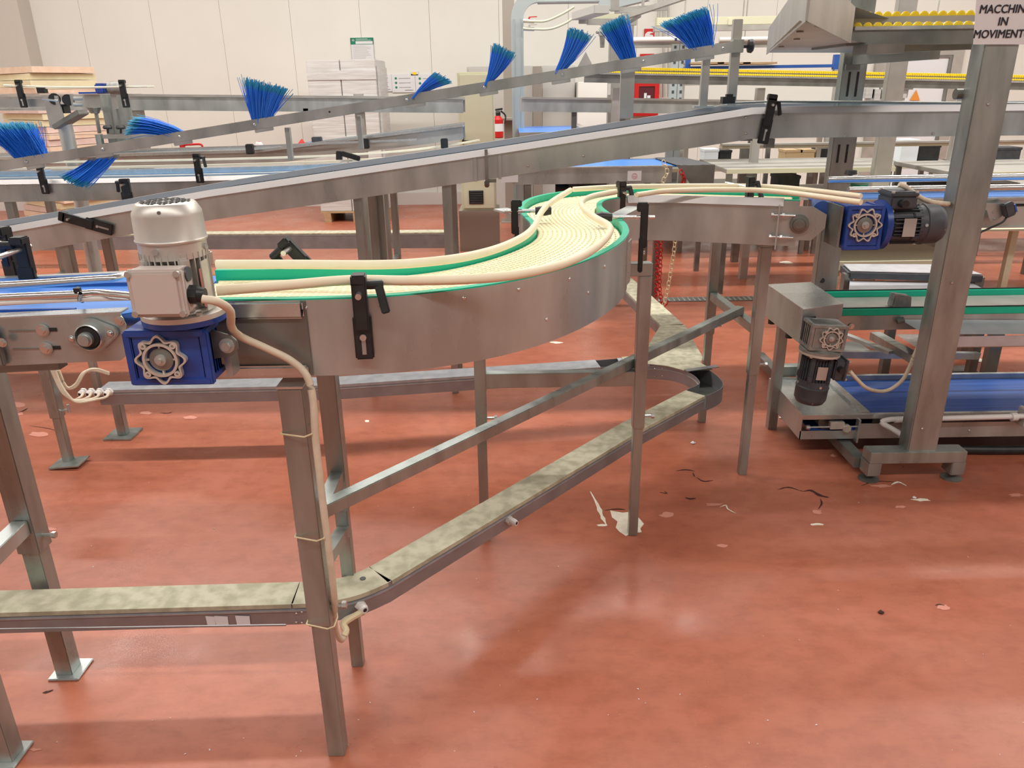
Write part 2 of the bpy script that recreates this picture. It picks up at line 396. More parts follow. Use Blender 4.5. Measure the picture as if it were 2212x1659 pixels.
# ================================================================== S-CURVED CONVEYOR
ZT = 1.13
cl = smooth([(-.66, 1.575, 0), (-.52, 1.575, 0), (-.40, 1.573, 0), (-.25, 1.588, 0), (-.10, 1.655, 0), (.02, 1.77, 0), (.12, 1.93, 0), (.182, 2.10, 0), (.2, 2.27, 0), (.178, 2.45, 0), (.172, 2.64, 0), (.215, 2.81, 0),
             (.32, 2.925, 0), (.46, 2.965, 0), (.62, 2.945, 0), (.8, 2.885, 0), (1.04, 2.80, 0)], 5)
def at_z(path, z): return [V((p.x, p.y, z)) for p in path]
HW = .1375
cv = thing('curved_conveyor', 'stainless S-curved conveyor with cream modular belt between green side strips', 'conveyor', (0, 2.2, 0))
p0 = at_z(cl, ZT)
part('side_plate', M().sweep(p0, rect(-HW - .002, -HW, -.158, -.003)), 'steel', cv, sm=True)
part('side_plate', M().sweep(p0, rect(HW, HW + .002, -.158, -.003)), 'steel', cv, sm=True)
gp = [(0, -.0), (0, -.026), (.007, -.026), (.007, -.004), (.012, 0)]
part('guide_strip', M().sweep(p0, rect(-HW - .001, -HW + .016, -.03, 0)), 'greenplastic', cv)
part('guide_strip', M().sweep(p0, rect(HW - .016, HW + .001, -.03, 0)), 'greenplastic', cv)
part('belt_bed', M().sweep(p0, rect(-HW + .017, HW - .017, -.045, -.031)), 'beltbase', cv)
part('bottom_tray', M().sweep(p0, rect(-HW, HW, -.157, -.153)), 'steel_dark', cv)
def module():
    m = M(); hw = HW - .021; n = 17
    m.bb((-.0035, -hw, -.006), (.0035, hw, .0016)).bb((.0105, -hw, -.006), (.0165, hw, .0010))
    for i in range(n):
        y = -hw + (i + .5) * 2 * hw / n; a = .0045 if i % 2 else .0
        m.bb((-.010 + a, y - .0042, -.006), (.0215 + a, y + .0042, .0022))
    return m
# arclength samples along the centre line
acc = [0]
for i in range(1, len(cl)): acc.append(acc[-1] + (cl[i] - cl[i - 1]).length)
def on_cl(s):
    for i in range(1, len(cl)):
        if acc[i] >= s or i == len(cl) - 1:
            t = (s - acc[i - 1]) / (acc[i] - acc[i - 1]); p = cl[i - 1].lerp(cl[i], t); a = cl[max(i - 2, 0)]; b = cl[min(i + 1, len(cl) - 1)]
            d = (b - a).normalized(); return p, d
s_ = .02
while s_ < acc[-1] - .03:
    p, d = on_cl(s_)
    piece('belt_module', ('mod',), module, 'beltcream', cv, (p.x, p.y, ZT - .024), (0, 0, math.atan2(d.y, d.x))); s_ += .0262
# cream guide rails
def rail(par, pts, r, mt, ry=None, k=5): return part('guide_rail', M().tube(smooth(pts, k), r, 10, ry), mt, par, sm=True)
RZ = 1.158
rail(cv, [AZ(*p, RZ) for p in [(468, 628), (640, 614), (760, 605), (880, 606), (1010, 603), (1110, 594), (1200, 575), (1262, 550), (1300, 524), (1318, 500), (1313, 486), (1285, 470), (1262, 452), (1257, 436), (1280, 424), (1330, 414)]], .0085, 'cream', .010)
rail(cv, [AZ(*p, RZ) for p in [(468, 571), (640, 571), (800, 572), (900, 568), (1000, 556), (1075, 537), (1130, 512), (1154, 490), (1163, 470), (1176, 450), (1198, 432), (1232, 411)]], .0085, 'cream', .010)
rail(cv, [AZ(*p, RZ) for p in [(1238, 409), (1330, 404), (1450, 402), (1600, 402), (1700, 406), (1860, 424)]], .009, 'cream')
rail(cv, [AZ(*p, RZ) for p in [(1375, 421), (1450, 412), (1600, 410), (1700, 416), (1860, 437)]], .009, 'cream')
# straight drive end: folded plate lip, stiffener and bottom lip at left
part('end_plate', M().bb((-.66, 1.4295, .975), (-.393, 1.4365, 1.126)), 'steel_dark', cv, bev=.001)
part('edge_lip', M().bb((-.655, 1.420, 1.093), (-.397, 1.4295, 1.129)), 'steel_bright', cv, bev=.006)
part('edge_lip', M().bb((-.62, 1.420, .975), (-.40, 1.4295, .998)), 'steel_bright', cv, bev=.004)
for px, py in [(672, 664), (843, 660), (1000, 644), (1131, 625), (1233, 603), (1304, 576), (1190, 690), (1268, 632)]:
    best = None
    for i in range(len(cl) - 1):
        d = (cl[i + 1] - cl[i]).normalized(); n = V((d.y, -d.x, 0)); q = cl[i] + n * (HW + .002)
        r = _ray(px, py); t = (V((q.x, q.y, 0)) - V((0, 0, 0))).length / math.hypot(r.x, r.y); z = EYE + r.z * t
        e = abs(math.atan2(q.x, q.y) - math.atan2(r.x, r.y))
        if q.y < 2.35 and (best is None or e < best[0]): best = (e, V((q.x, q.y, z)), n)
    bolt(cv, best[1], .0045, best[2], dome=True)
part('joint_plate', M().box((.327, 2.105, 1.045), (.075, .003, .12), (V((.3, .95, 0)).normalized(), V((.95, -.3, 0)).normalized(), UP)), 'steel_bright', cv)
part('tie_plate', M().bar((.32, 2.4, 1.122), (.42, 2.62, 1.122), .05, .006), 'steel', cv)
part('tie_plate', M().bar((.03, 2.5, 1.122), (-.03, 2.62, 1.122), .05, .006), 'steel', cv)
# straight right-hand section
part('edge_lip', M().sweep([p for p in p0 if p.x > .40 and p.y > 2.8], [(-HW - .016, -.020), (-HW + .017, -.020), (-HW + .017, .004), (-HW - .002, .004)]), 'rail_white', cv)
pe = V((1.0, 2.672, 1.05)); de = V((.947, -.32, 0)).normalized(); ne = V((de.y, -de.x, 0))
part('bearing_plate', M().prism([(-.07, -.055), (.045, -.055), (.085, -.01), (.085, .035), (.04, .06), (-.07, .06)], pe + ne * .004, de, UP, .005), 'steel', cv)
part('end_flange', M().box(pe - de * .07 + ne * .02 - UP * .01, (.005, .05, .15), (de, ne, UP)), 'steel', cv)
br = part('bearing', M().lathe([(0, .032), (.012, .032), (.014, .022), (.02, .020), (.021, .012), (.026, .012)], pe + ne * .01, ne, 20), 'steel_dark', cv, sm=True)
for dx, dz in [(-.06, .03), (-.06, -.045), (-.025, .03), (-.025, -.045)]:
    part('adjusting_bolt', M().cyl(pe + de * (dx - .03) + ne * .022 + UP * dz, pe + de * (dx + .01) + ne * .022 + UP * dz, .004, n=8).cyl(pe + de * (dx - .034) + ne * .022 + UP * dz, pe + de * (dx - .026) + ne * .022 + UP * dz, .009, n=6), 'steel_bright', cv)
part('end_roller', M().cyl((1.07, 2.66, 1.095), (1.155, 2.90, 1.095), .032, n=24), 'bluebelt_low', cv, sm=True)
for px, py in [(1398, 432), (1432, 434), (1395, 468), (1427, 466)]: bolt(cv, AY(px, py, 2.83), .003, (0, -1, 0), dome=True)
# legs
def leg(par, x, y, z1, w=.04, low=.0, zj=.42, mt='steel_leg', inner=.032):
    part('leg', M().bb((x - w / 2, y - w / 2, zj), (x + w / 2, y + w / 2, z1)), mt, par, bev=.002)
    part('leg_foot', M().bb((x - inner / 2, y - inner / 2, low), (x + inner / 2, y + inner / 2, zj + .03)), mt, par, bev=.0015)
    piece('clamp_bolt', ('cb',), lambda: M().cyl((0, 0, 0), (.03, 0, 0), .005, n=8).cyl((.024, 0, 0), (.034, 0, 0), .009, n=6), 'steel_bright', par, (x + w / 2, y, zj + .04))
leg(cv, -.437, 1.432, .955, .05, zj=.385, inner=.040)
leg(cv, -.443, 1.735, .975, .044, zj=.50)
part('leg_cap', M().bb((-.463, 1.406, .955), (-.411, 1.458, .960)), 'steel_bright', cv)
part('cross_bar', M().bar((-.44, 1.455, .60), (-.44, 1.715, .60), .03, .03), 'steel_leg', cv)
part('cross_bar', M().bar((-.44, 1.455, .50), (-.44, 1.715, .44), .03, .03), 'steel_leg', cv)
leg(cv, .425, 2.385, .944, .040, zj=.42)
leg(cv, -.105, 2.385, .97, .038, zj=.42)
part('cross_bar', M().bar((-.086, 2.385, .60), (.405, 2.385, .60), .036, .05), 'steel_leg', cv, bev=.002)
part('cross_bar', M().bar((.34, 2.385, .965), (.445, 2.385, .965), .04, .04), 'steel_leg', cv, bev=.002)
leg(cv, .945, 2.83, .941, .04, zj=.44)
leg(cv, .905, 3.365, .941, .04, zj=.44)
part('cross_bar', M().bar((.945, 2.81, .962), (.905, 3.385, .962), .04, .04), 'steel_leg', cv, bev=.002)
part('cross_bar', M().bar((.943, 2.85, .62), (.907, 3.345, .62), .036, .036), 'steel_leg', cv, bev=.002)
part('brace_bar', M().bar((-.445, 1.49, .625), (.925, 2.99, .655), .032, .032), 'steel_leg', cv, bev=.002)

# guide rail clamp: black arm on the plate, rod through its head, wing lever
def clamp(par, P, n, h=.15, w=.034, rod=.12, lever=True, tilt=0, head=None, cone=False, mt='black'):
    P = V(P); n = V(n).normalized(); t = V((-n.y, n.x, 0)); u = (UP * math.cos(tilt) + t * math.sin(tilt)); tt = (t * math.cos(tilt) - UP * math.sin(tilt))
    ax = (tt, n, u)
    o = part('rail_clamp', M().box(P + n * .008 - u * h * .22, (w, .014, h * .56), ax).box(P + n * .014 + u * h * .2, (w * .78, .022, h * .62), ax).box(P + n * .008 + u * h * .52 , (w * .8, .034, h * .14), ax), mt, par, bev=.003)
    hd = P + u * (h * .36)
    part('rod', M().cyl(hd + n * .045, hd - n * (rod), .006, n=10), 'chrome', o, sm=True)
    part('slot', M().box(P + n * .0155 - u * h * .3, (.008, .001, h * .26), ax), 'steel', o)
    b = part('slot_bolt', M().cyl(P + n * .015 - u * h * .2, P + n * .021 - u * h * .2, .0065, n=12), 'steel_bright', o)
    if lever: part('lever', M().cyl(hd + u * .012 + tt * .01, hd + u * .012 + tt * .045, .009, n=12).bar(hd + u * .012 + tt * .036 + n * .004, hd - u * .04 + tt * .048 + n * .02, .016, .012, n), mt, o, bev=.002)
    if cone: part('rod_head', M().lathe([(0, .012), (.03, .016), (.05, .012)], hd - n * (rod - .01), -n, 12), mt, o, sm=True)
    return o
clamp(cv, AY(783, 690, 1.436) , (.1, -1, 0), h=.155, w=.036, rod=.10)
clamp(cv, (.385, 2.30, 1.070), (1, -.12, 0), h=.19, w=.030, rod=.09, lever=False, cone=True)
clamp(cv, (.03, 2.42, 1.09), (-1, 0, 0), h=.15, w=.022, rod=.06, lever=False, cone=True)
clamp(cv, (.40, 2.835, 1.085), (.35, -1, 0), h=.17, w=.035, rod=.08)
clamp(cv, AY(1612, 440, 2.80), (.32, -1, 0), h=.16, w=.034, rod=.14)
clamp(cv, (-.47, 1.722, 1.14), (0, 1, 0), h=.11, w=.034, rod=.05, tilt=.7)

# ================================================================== GEARMOTORS
def gearmotor(name, label, loc, gb, mm, s=.11, R=.064, L=.215, box_side='front', gw=None, rot=(0, 0, 0), star='cast_alu', fl='cast_alu', lobes=8, box_mt=None, gland='black', boxz=.06, plate=False, fan=None, gd=None, mx=0, boxoff=.12, arm=False):
    r = thing(name, label, 'motor', (0, 0, 0)); gw = gw or s * 1.15; h = s / 2; gd = gd or h
    hs = part('gear_housing', M().bb((-gw / 2, -h, -h), (gw / 2, gd, h)), gb, r, bev=.008)
    ribs = M()
    for zz in (-h * .98, h * .82): ribs.bb((-gw / 2 - .004, -h - .004, zz - .001), (gw / 2 + .004, gd + .002, zz + .012))
    for k_ in range(5): ribs.bb((gw / 2 - .002, -h * .7 + k_ * (gd + h * .6) * .21, -h * .8), (gw / 2 + .003, -h * .7 + k_ * (gd + h * .6) * .21 + .004, h * .8))
    for sx in (-1, 1): ribs.bb((sx * (gw / 2 + .001) - .007, -h - .003, -h), (sx * (gw / 2 + .001) + .007, -h + .010, h))
    part('housing_rib', ribs, gb, hs, bev=.002)
    Ro = h * .92
    def wavy(a, b, n=lobes, q=96): return [((a + b * math.cos(n * 2 * PI * i / q) * (1 if True else 0)) * math.cos(2 * PI * i / q + PI / 2), (a + b * math.cos(n * 2 * PI * i / q)) * math.sin(2 * PI * i / q + PI / 2)) for i in range(q)]
    cxg = -gw * .08
    part('output_flange', M().ring(wavy(Ro * .90, Ro * .10), wavy(Ro * .81, Ro * .10), (cxg, -h - .001, 0), (1, 0, 0), (0, 0, 1), .010)
         .ring(wavy(Ro * .68, 0), wavy(Ro * .58, 0), (cxg, -h - .001, 0), (1, 0, 0), (0, 0, 1), .011), star, r)
    for k_ in range(4):
        a = PI / 4 + k_ * PI / 2; q = V((cxg + math.cos(a) * Ro * .80, -h - .002, math.sin(a) * Ro * .80))
        piece('flange_eye', ('eye', s, star), lambda: M().lathe([(0, Ro * .12), (.010, Ro * .12), (.0101, Ro * .06), (.006, Ro * .05)], (0, 0, 0), (0, -1, 0), 12), star, r, q)
        a = k_ * PI / 2; q = V((cxg, -h - .004, 0)) + V((math.cos(a), 0, math.sin(a))) * Ro * .53
        part('hub_rib', M().box(q, (Ro * .14, .006, .003) if k_ % 2 == 0 else (.003, .006, Ro * .14)), star, r)
    part('hub', M().lathe([(0, Ro * .46), (.006, Ro * .46), (.007, Ro * .40)], (cxg, -h, 0), (0, -1, 0), 28), 'steel_dark', r, sm=True)
    part('shaft', M().lathe([(0, Ro * .22), (.012, Ro * .22), (.0125, Ro * .10), (.018, Ro * .10)], (cxg, -h, 0), (0, -1, 0), 20), 'steel', r, sm=True)
    z = h; mv = V((mx, 0, 0)); xyz = lambda x_, y_, z_: V((x_ + mx, y_, z_))
    part('adapter', M().lathe([(0, R * .85), (.006, R * 1.05), (.008, R * 1.25), (.018, R * 1.25), (.0185, .01)], (mx, 0, z), (0, 0, 1), 48), gb, r, sm=True); z += .018
    f_ = part('motor_flange', M().lathe([(0, R * 1.25), (.009, R * 1.25), (.010, R * .9), (.016, R * .86), (.0165, .01)], (mx, 0, z), (0, 0, 1), 48), fl, r, sm=True)
    for k_ in range(4):
        a = PI / 4 + k_ * PI / 2; part('bolt', M().cyl(xyz(R * 1.1 * math.cos(a), R * 1.1 * math.sin(a), z + .009), xyz(R * 1.1 * math.cos(a), R * 1.1 * math.sin(a), z + .015), .006, n=6), 'steel_bright', r)
    z += .012; zf = z
    bl = L * .58
    part('motor_body', M().lathe([(0, R * .80), (bl, R * .80)], (mx, 0, z), (0, 0, 1), 40), 'alu_grey' if mm == 'silverpaint' else mm, r, sm=True)  # silver motor gets a darker core, shade between the fins put into its colour
    nf = 32; fm = M()
    for k_ in range(nf):
        a = 2 * PI * k_ / nf; d = V((math.cos(a), math.sin(a), 0)); fm.box(mv + d * (R * .885) + UP * (z + bl * .54), (R * .20, .0022, bl * .86), (d, V((-d.y, d.x, 0)), UP))
    part('cooling_fins', fm, mm, r)
    for a in (-.95, -2.2, .5, 2.8):
        d = V((math.cos(a), math.sin(a), 0)); part('lug', M().box(mv + d * (R * .95) + UP * (z + bl * .78), (.014, .018, .026), (d, V((-d.y, d.x, 0)), UP)), mm, r, bev=.003)
        part('flat_rib', M().box(mv + d * (R * .90) + UP * (z + bl * .5), (R * .12, .016, bl * .95), (d, V((-d.y, d.x, 0)), UP)), mm, r, bev=.001)
    z += bl; cvl = L * .42
    fc = part('fan_cover', M().lathe([(-.014, R * .96), (.012, R * .97), (.014, R * 1.02), (.017, R * 1.03), (.020, R * 1.0), (cvl * .74, R * .985), (cvl * .80, R * .975), (cvl * .97, R * .85), (cvl, R * .80), (cvl + .0015, R * .02)], (mx, 0, z), (0, 0, 1), 56), fan or mm, r, sm=True)
    gm = M()
    for k_ in range(13):
        for j_ in range(9):
            xx = (k_ - 6) * R * .115; yy = (j_ - 4) * R * .155
            if math.hypot(xx, yy) < R * .70 and (k_ + 2 * j_) % 3: gm.box((xx + mx, yy, z + cvl + .0016), (R * .075, R * .10, .0012))
    part('grille', gm, 'black', fc, kind='stuff')
    for a in (-PI / 2 - .1, -.05, PI / 2, PI): 
        d = V((math.cos(a), math.sin(a), 0)); part('cover_screw', M().cyl(mv + d * R * .96 + UP * (z + .003), mv + d * (R * 1.03) + UP * (z + .003), .0055, n=10), 'steel_bright', fc)
    part('vent_pin', M().cyl((mx + .01, -R * .90, z + cvl * .86), (mx + .01, -R * .95, z + cvl * .86), .003, n=8), 'steel_dark', fc)
    if arm:
        part('torque_arm', M().prism([(-.01, -.028), (.035, -.020), (.046, -.008), (.046, .008), (.036, .018), (-.01, .034)], (gw / 2, gd - .030, .012), (1, 0, 0), (0, 0, 1), .006), 'steel_dark', r, bev=.001)
        q_ = V((gw / 2 + .028, gd - .036, .012)); part('arm_bolt', M().cyl(q_, q_ + V((0, -.004, 0)), .014, n=20).cyl(q_, q_ + V((0, -.012, 0)), .009, n=6), 'steel', r)
        part('arm_bracket', M().bb((gw / 2 + .012, gd - .02, -.055), (gw / 2 + .024, gd + .02, -.015)), 'steel', r)
        part('rating_plate', M().box((mx + R * .97, -R * .30, zf + bl * .42), (.002, R * .5, bl * .8)), 'cast_alu', r); part('red_label', M().box((mx + R * .93, -R * .52, zf + bl * .40), (.002, R * .16, bl * .62)), 'pinkflake', r)
    zb = h + .030 + boxz; bw, bh, bd = R * 1.52, R * 1.32, R * .62
    ax = {'front': (V((1, 0, 0)), V((0, -1, 0))), 'left': (V((0, -1, 0)), V((-1, 0, 0))), 'right': (V((0, 1, 0)), V((1, 0, 0)))}[box_side]
    off = mv + (ax[0] * (-R * boxoff) if box_side == 'front' else V((0, 0, 0)))
    bx = part('terminal_box', M().box(ax[1] * (R * .86 + bd / 2) + off + UP * zb, (bw, bd, bh), (ax[0], ax[1], UP)), box_mt or mm, r, bev=.005)
    part('box_lid', M().box(ax[1] * (R * .86 + bd + .006) + off + UP * zb, (bw + .004, .012, bh + .004), (ax[0], ax[1], UP)), box_mt or mm, bx, bev=.003)
    part('lid_panel', M().box(ax[1] * (R * .86 + bd + .0135) + off + UP * zb, (bw * .86, .003, bh * .9), (ax[0], ax[1], UP)), box_mt or mm, bx, bev=.001)
    for a in (-1, 1):
        for b in (-1, 1):
            q = ax[1] * (R * .86 + bd + .011) + off + UP * (zb + b * bh * .44) + ax[0] * (a * bw * .45); part('lid_screw', M().cyl(q, q + ax[1] * .006, .0055, n=10), 'steel_bright', bx)
    g0 = off + ax[1] * (R * .86 + bd * .5) + ax[0] * (bw / 2) + UP * (zb - bh * .12)
    if box_side == 'front':
        part('cable_gland', M().cyl(g0, g0 + ax[0] * .014, .017, n=8).cyl(g0 + ax[0] * .012, g0 + ax[0] * .025, .0145, .011, n=14), gland, bx, sm=True)
        part('blanking_plug', M().cyl(g0 + UP * .036 - ax[0] * .001, g0 + UP * .036 + ax[0] * .003, .0125, n=16), 'motorgrey', bx)
    else:
        g0 = off + ax[1] * (R * .86 + bd * .5) + V((0, -1, 0)) * (bw / 2) + UP * (zb - bh * .1)
        part('cable_gland', M().cyl(g0, g0 + V((0, -.028, 0)), .013, n=10), gland, bx, sm=True)
    if plate:
        part('name_plate', M().box((mx, -R * 1.01, h + .030 + bl * .52), (R * .62 if plate == 'v' else R * .9, .002, R * .85 if plate == 'v' else R * .62)), 'steel', r)
    r.location = loc; r.rotation_euler = rot; return r
gearmotor('gearmotor', 'silver upright motor on a blue gearbox at the end of the cream belt', (-.613, 1.352, 1.058), 'bluepaint', 'silverpaint', s=.100, R=.0585, L=.188, gw=.134, box_mt='boxcream', boxz=.050, gd=.02, mx=.020, boxoff=-.03, arm=True)


# ================================================================== CABLE TRAYS (U channel + dusty covers)
def tray(name, label, path, covers, z=.30, wd=.088, h=.062, loc=None, group=None, cmt='galv_dust'):
    P = [V((p[0], p[1], z)) for p in path]
    r = thing(name, label, 'cable tray', loc or (P[0].x, P[0].y, 0), group)
    part('side_wall', M().sweep(P, rect(-wd / 2, -wd / 2 + .002, -h, 0)), 'galv_side', r, sm=True)
    part('side_wall', M().sweep(P, rect(wd / 2 - .002, wd / 2, -h, 0)), 'galv_side', r, sm=True)
    part('side_bead', M().sweep(P, rect(-wd / 2 - .003, -wd / 2, -.021, -.016)), 'tray_blue', r)
    part('tray_bottom', M().sweep(P, rect(-wd / 2 + .002, wd / 2 - .002, -h, -h + .002)), 'steel_dark', r)
    for c in covers:
        Q = [V((p[0], p[1], z)) for p in c]
        part('tray_cover', M().sweep(Q, [(-wd / 2 - .003, -.010), (-wd / 2 - .003, .002), (wd / 2 + .003, .002), (wd / 2 + .003, -.010), (wd / 2 + .001, -.010), (wd / 2 + .001, .0003), (-wd / 2 - .001, .0003), (-wd / 2 - .001, -.010)]), cmt, r)
    return r
bend = [tuple(p)[:2] for p in smooth([(-.56, 1.648, 0), (-.50, 1.652, 0), (-.44, 1.668, 0), (-.40, 1.690, 0), (-.36, 1.722, 0)], 4)]
dg = [(-.357, 1.726), (.454, 2.655), (.765, 2.979)]
tf = tray('cable_tray', 'dusty galvanised cable tray running low across the left and diagonally to the middle', [(-3.2, 1.585), (-.56, 1.648)] + bend[1:] + dg[1:],
     [[(-3.2, 1.585), (-.563, 1.648)], bend, dg])
part('tray_lip', M().bb((-3.2, 1.54, .284), (-.56, 1.543, .288)), 'galv_side', tf)
for px, py in [(640, 1325), (640, 1344), (652, 1322), (652, 1345), (800, 1290), (812, 1283), (805, 1302), (817, 1296)]:
    q = AY(px, py, 1.601 if px < 700 else 1.71); bolt(tf, q if px < 700 else AY(px, py, 1.69), .003, (0, -1, 0) if px < 700 else (.8, -.6, 0), dome=True)
for px0, px1 in ((448, 466), (467, 494), (512, 541)):
    a = AY(px0, 1345, 1.5995); b = AY(px1, 1345, 1.6005); 
    part('torn_label', M().add([V((a.x, a.y - .002, .244)), V((b.x, b.y - .002, .242)), V((b.x + .001, b.y - .002, .270)), V((a.x - .001, a.y - .002, .273))], [(0, 1, 2, 3)]), 'paper', tf)
part('hole', M().lathe([(0, .008), (.0015, .008)], (-.40, 1.705, .3018), (0, 0, 1), 12), 'black', tf)
gd = V((.806, -.592, 0))
q = AY(1100, 1112, 2.10); 
def gland(par, p, d, r=.011, mt='whiteplastic', name='cable_gland'):
    p = V(p); d = V(d).normalized(); o = part(name, M().cyl(p, p + d * .010, r * 1.25, n=6).cyl(p + d * .010, p + d * .026, r, n=14).cyl(p + d * .026, p + d * .034, r * .95, r * .75, n=14), mt, par)
    part('bore', M().cyl(p + d * .0341, p + d * .0345, r * .45, n=10), 'black', o); return o
dd = (V((.454, 2.655, 0)) - V((-.36, 1.722, 0))).normalized(); nn = V((dd.y, -dd.x, 0))
g0 = V((-.36, 1.722, 0)) + dd * .47 + nn * .044; gland(tf, V((g0.x, g0.y, .268)), nn)
gland(tf, (-.402, 1.645, .268), (.6, -.8, 0), .012)
hp = [tuple(p)[:2] for p in smooth([(.50, 3.385, 0), (.64, 3.385, 0), (.76, 3.35, 0), (.825, 3.28, 0), (.858, 3.19, 0), (.862, 3.10, 0), (.835, 3.045, 0), (.775, 2.990, 0)], 4)]
tb = tray('cable_tray', 'galvanised cable tray behind the S-conveyor with an uncovered hairpin end', [(-1.80, 3.165), (-.8, 3.185), (.40, 3.365)] + hp, [[(-1.80, 3.165), (-.8, 3.185), (.40, 3.365)], hp[:5]], wd=.10, h=.068, cmt='tray_blue')
part('junction_cover', M().prism([(.52, 3.335), (.64, 3.335), (.715, 3.305), (.775, 3.245), (.905, 3.25), (.872, 3.34), (.90, 3.42), (.93, 3.95), (.80, 3.95), (.62, 3.46), (.52, 3.44)], (0, 0, .303), (1, 0, 0), (0, 1, 0), .003), 'galv_dust', tb)
part('loose_strip', M().bar((.78, 3.235, .308), (.93, 3.27, .314), .03, .003), 'galv_side', tb)
for px, py in [(1415, 797), (1415, 813), (1431, 796), (1431, 812)]: bolt(tb, AY(px, py, 3.325), .004, dome=True)
part('stub_leg', M().bar((-1.83, 3.30, .01), (-1.83, 3.30, .235), .04, .04).bb((-1.90, 3.24, 0), (-1.77, 3.37, .010)).bb((-1.86, 3.27, .205), (-1.80, 3.33, .235)), 'steel_leg', tb, bev=.002)
for i, px in enumerate((183, 200, 218, 238)):
    gland(tb, AY(px, 845, 3.10), (-.2, -1, -.1), .014)
tray('cable_tray', 'galvanised cable tray branching off the hairpin and running away to the back', [(.69, 5.6), (.77, 4.87), (.865, 3.97)], [[(.69, 5.6), (.77, 4.87), (.865, 3.97)]], wd=.12, h=.068)
tray('cable_tray', 'low grey cable tray on the floor behind the inclined conveyor legs', [(-3.9, 5.08), (.25, 5.25)], [[(-3.9, 5.08), (.25, 5.25)]], z=.22, wd=.14, h=.12)
tray('cable_tray', 'far grey cable tray on the floor in front of the cream cabinet', [(-4.8, 7.2), (-.5, 7.0)], [[(-4.8, 7.2), (-.5, 7.0)]], z=.30, wd=.14, h=.14)

# ================================================================== CABLES
def cable(name, label, pts, r, mt='cable', k=6, group=None, parts=None):
    P = smooth(pts, k); o = single(name, M().tube(P, r, 10), mt, label, 'cable', tuple(P[0]), group, sm=True); return o
cb = cable('power_cable', 'thick cream cable from the silver motor down the front support leg', [AY(437, 646, 1.255), AY(470, 652, 1.26), AY(497, 672, 1.30), AY(500, 706, 1.34), AY(520, 727, 1.385), AY(575, 752, 1.40), AY(630, 780, 1.405), AY(664, 815, 1.40), AY(677, 870, 1.395), AY(681, 940, 1.395),
    AY(690, 1020, 1.395), AY(699, 1100, 1.395), AY(712, 1200, 1.40), AY(722, 1290, 1.42), AY(722, 1340, 1.47), AY(727, 1368, 1.52), AY(738, 1382, 1.56), AY(746, 1365, 1.59), AY(742, 1342, 1.615), V((-.384, 1.62, .262))], .0075)
part('bare_core', M().tube(smooth([AY(744, 1373, 1.575), AY(748, 1362, 1.585), AY(745, 1345, 1.60), V((-.388, 1.622, .262))], 4), .0085, 8), 'tie', cb, sm=True)
for z_ in (.86, .62, .395):
    x0, x1, y0, y1 = -.465, -.395, 1.386, 1.460
    tn = M(); ring = [(-.4645, 1.4045), (-.4645, 1.4595), (-.410, 1.4595), (-.398, 1.42), (-.399, 1.388), (-.414, 1.388), (-.4645, 1.4045)]
    tn.tube([V((a, b, z_ + (.006 if a > -.41 else 0))) for a, b in ring], .0018, 6)
    single('cable_tie', tn, 'tie', ['pale cable tie round the front leg just above the cable tray', 'pale cable tie round the front leg at its middle', 'pale cable tie round the front leg near its top'][[.395, .62, .86].index(z_)], 'cable tie', (-.44, 1.43, z_))
for i, (px, zz) in enumerate(((183, 0), (200, 1), (218, 2), (238, 3))):
    cable('thin_cable', ['thin grey cable looping to the leftmost gland of the back tray', 'thin grey cable looping to the second gland of the back tray', 'thin grey cable looping to the third gland of the back tray', 'thin grey cable looping to the rightmost gland of the back tray'][i],
          [AY(108 + 3 * i, 790, 3.0), AY(118 + 3 * i, 815 + i * 2, 2.99), AY(133 + i * 4, 845 + i * 2, 2.98), AY(150 + i * 6, 860 + i * 3, 2.98), AY(px - 25, 865 - 1 * i, 3.0), AY(px - 8, 857, 3.04), AY(px - 3, 848, 3.065)], .0055)
for i in range(2):
    cable('thin_cable', ['thin grey cable arching over the left end of the back tray', 'second grey cable arching over the left end of the back tray'][i], [AY(122 + 5 * i, 800, 3.02), AY(140 + 4 * i, 836, 3.02), AY(163, 835 - 5 * i, 3.03), AY(183 - i * 3, 805, 3.05), AY(205, 797 + 3 * i, 3.08), AY(235, 805 + 3 * i, 3.13)], .0055)

# ================================================================== LEFT CONVEYOR
lc = thing('belt_conveyor', 'stainless conveyor with bright blue belt entering at the left foreground', 'conveyor', (-1.5, 1.6, 0))
def lp(x, z): return V((x, 1.40, z))
sl = lambda x: (x + .735) * .028
part('side_plate', M().prism([(-3.0, 1.012 + sl(-3)), (-.752, 1.022), (-.735, 1.035), (-.728, 1.092), (-.735, 1.115), (-3.0, 1.112 + sl(-3))], (0, 1.403, 0), (1, 0, 0), (0, 0, 1), .003), 'steel', lc)
part('edge_flange', M().bar((-3.0, 1.418, 1.113 + sl(-3)), (-.735, 1.418, 1.116), .036, .004), 'steel_bright', lc, bev=.001)
part('side_plate', M().bar((-3.0, 1.80, 1.05 + sl(-3)), (-.72, 1.80, 1.06), .004, .10), 'steel', lc)
part('edge_flange', M().bar((-3.0, 1.795, 1.108 + sl(-3)), (-.72, 1.795, 1.112), .022, .004), 'steel_bright', lc)
part('lower_channel', M().bar((-3.0, 1.425, .995 + sl(-3)), (-.88, 1.425, 1.012), .03, .022), 'steel_dark', lc)
part('belt', M().prism([(-3.0, 1.438), (-.80, 1.438), (-.70, 1.50), (-.66, 1.60), (-.68, 1.783), (-3.0, 1.783)], (0, 0, 1.092), (1, 0, 0), (0, 1, 0), .006), 'bluebelt', lc)
part('belt_cleat', M().bar((-3.0, 1.475, 1.098), (-.86, 1.475, 1.101), .008, .012), 'bluebelt_low', lc)
part('belt_cleat', M().bar((-3.0, 1.70, 1.098), (-.75, 1.70, 1.101), .008, .010), 'bluebelt_low', lc)
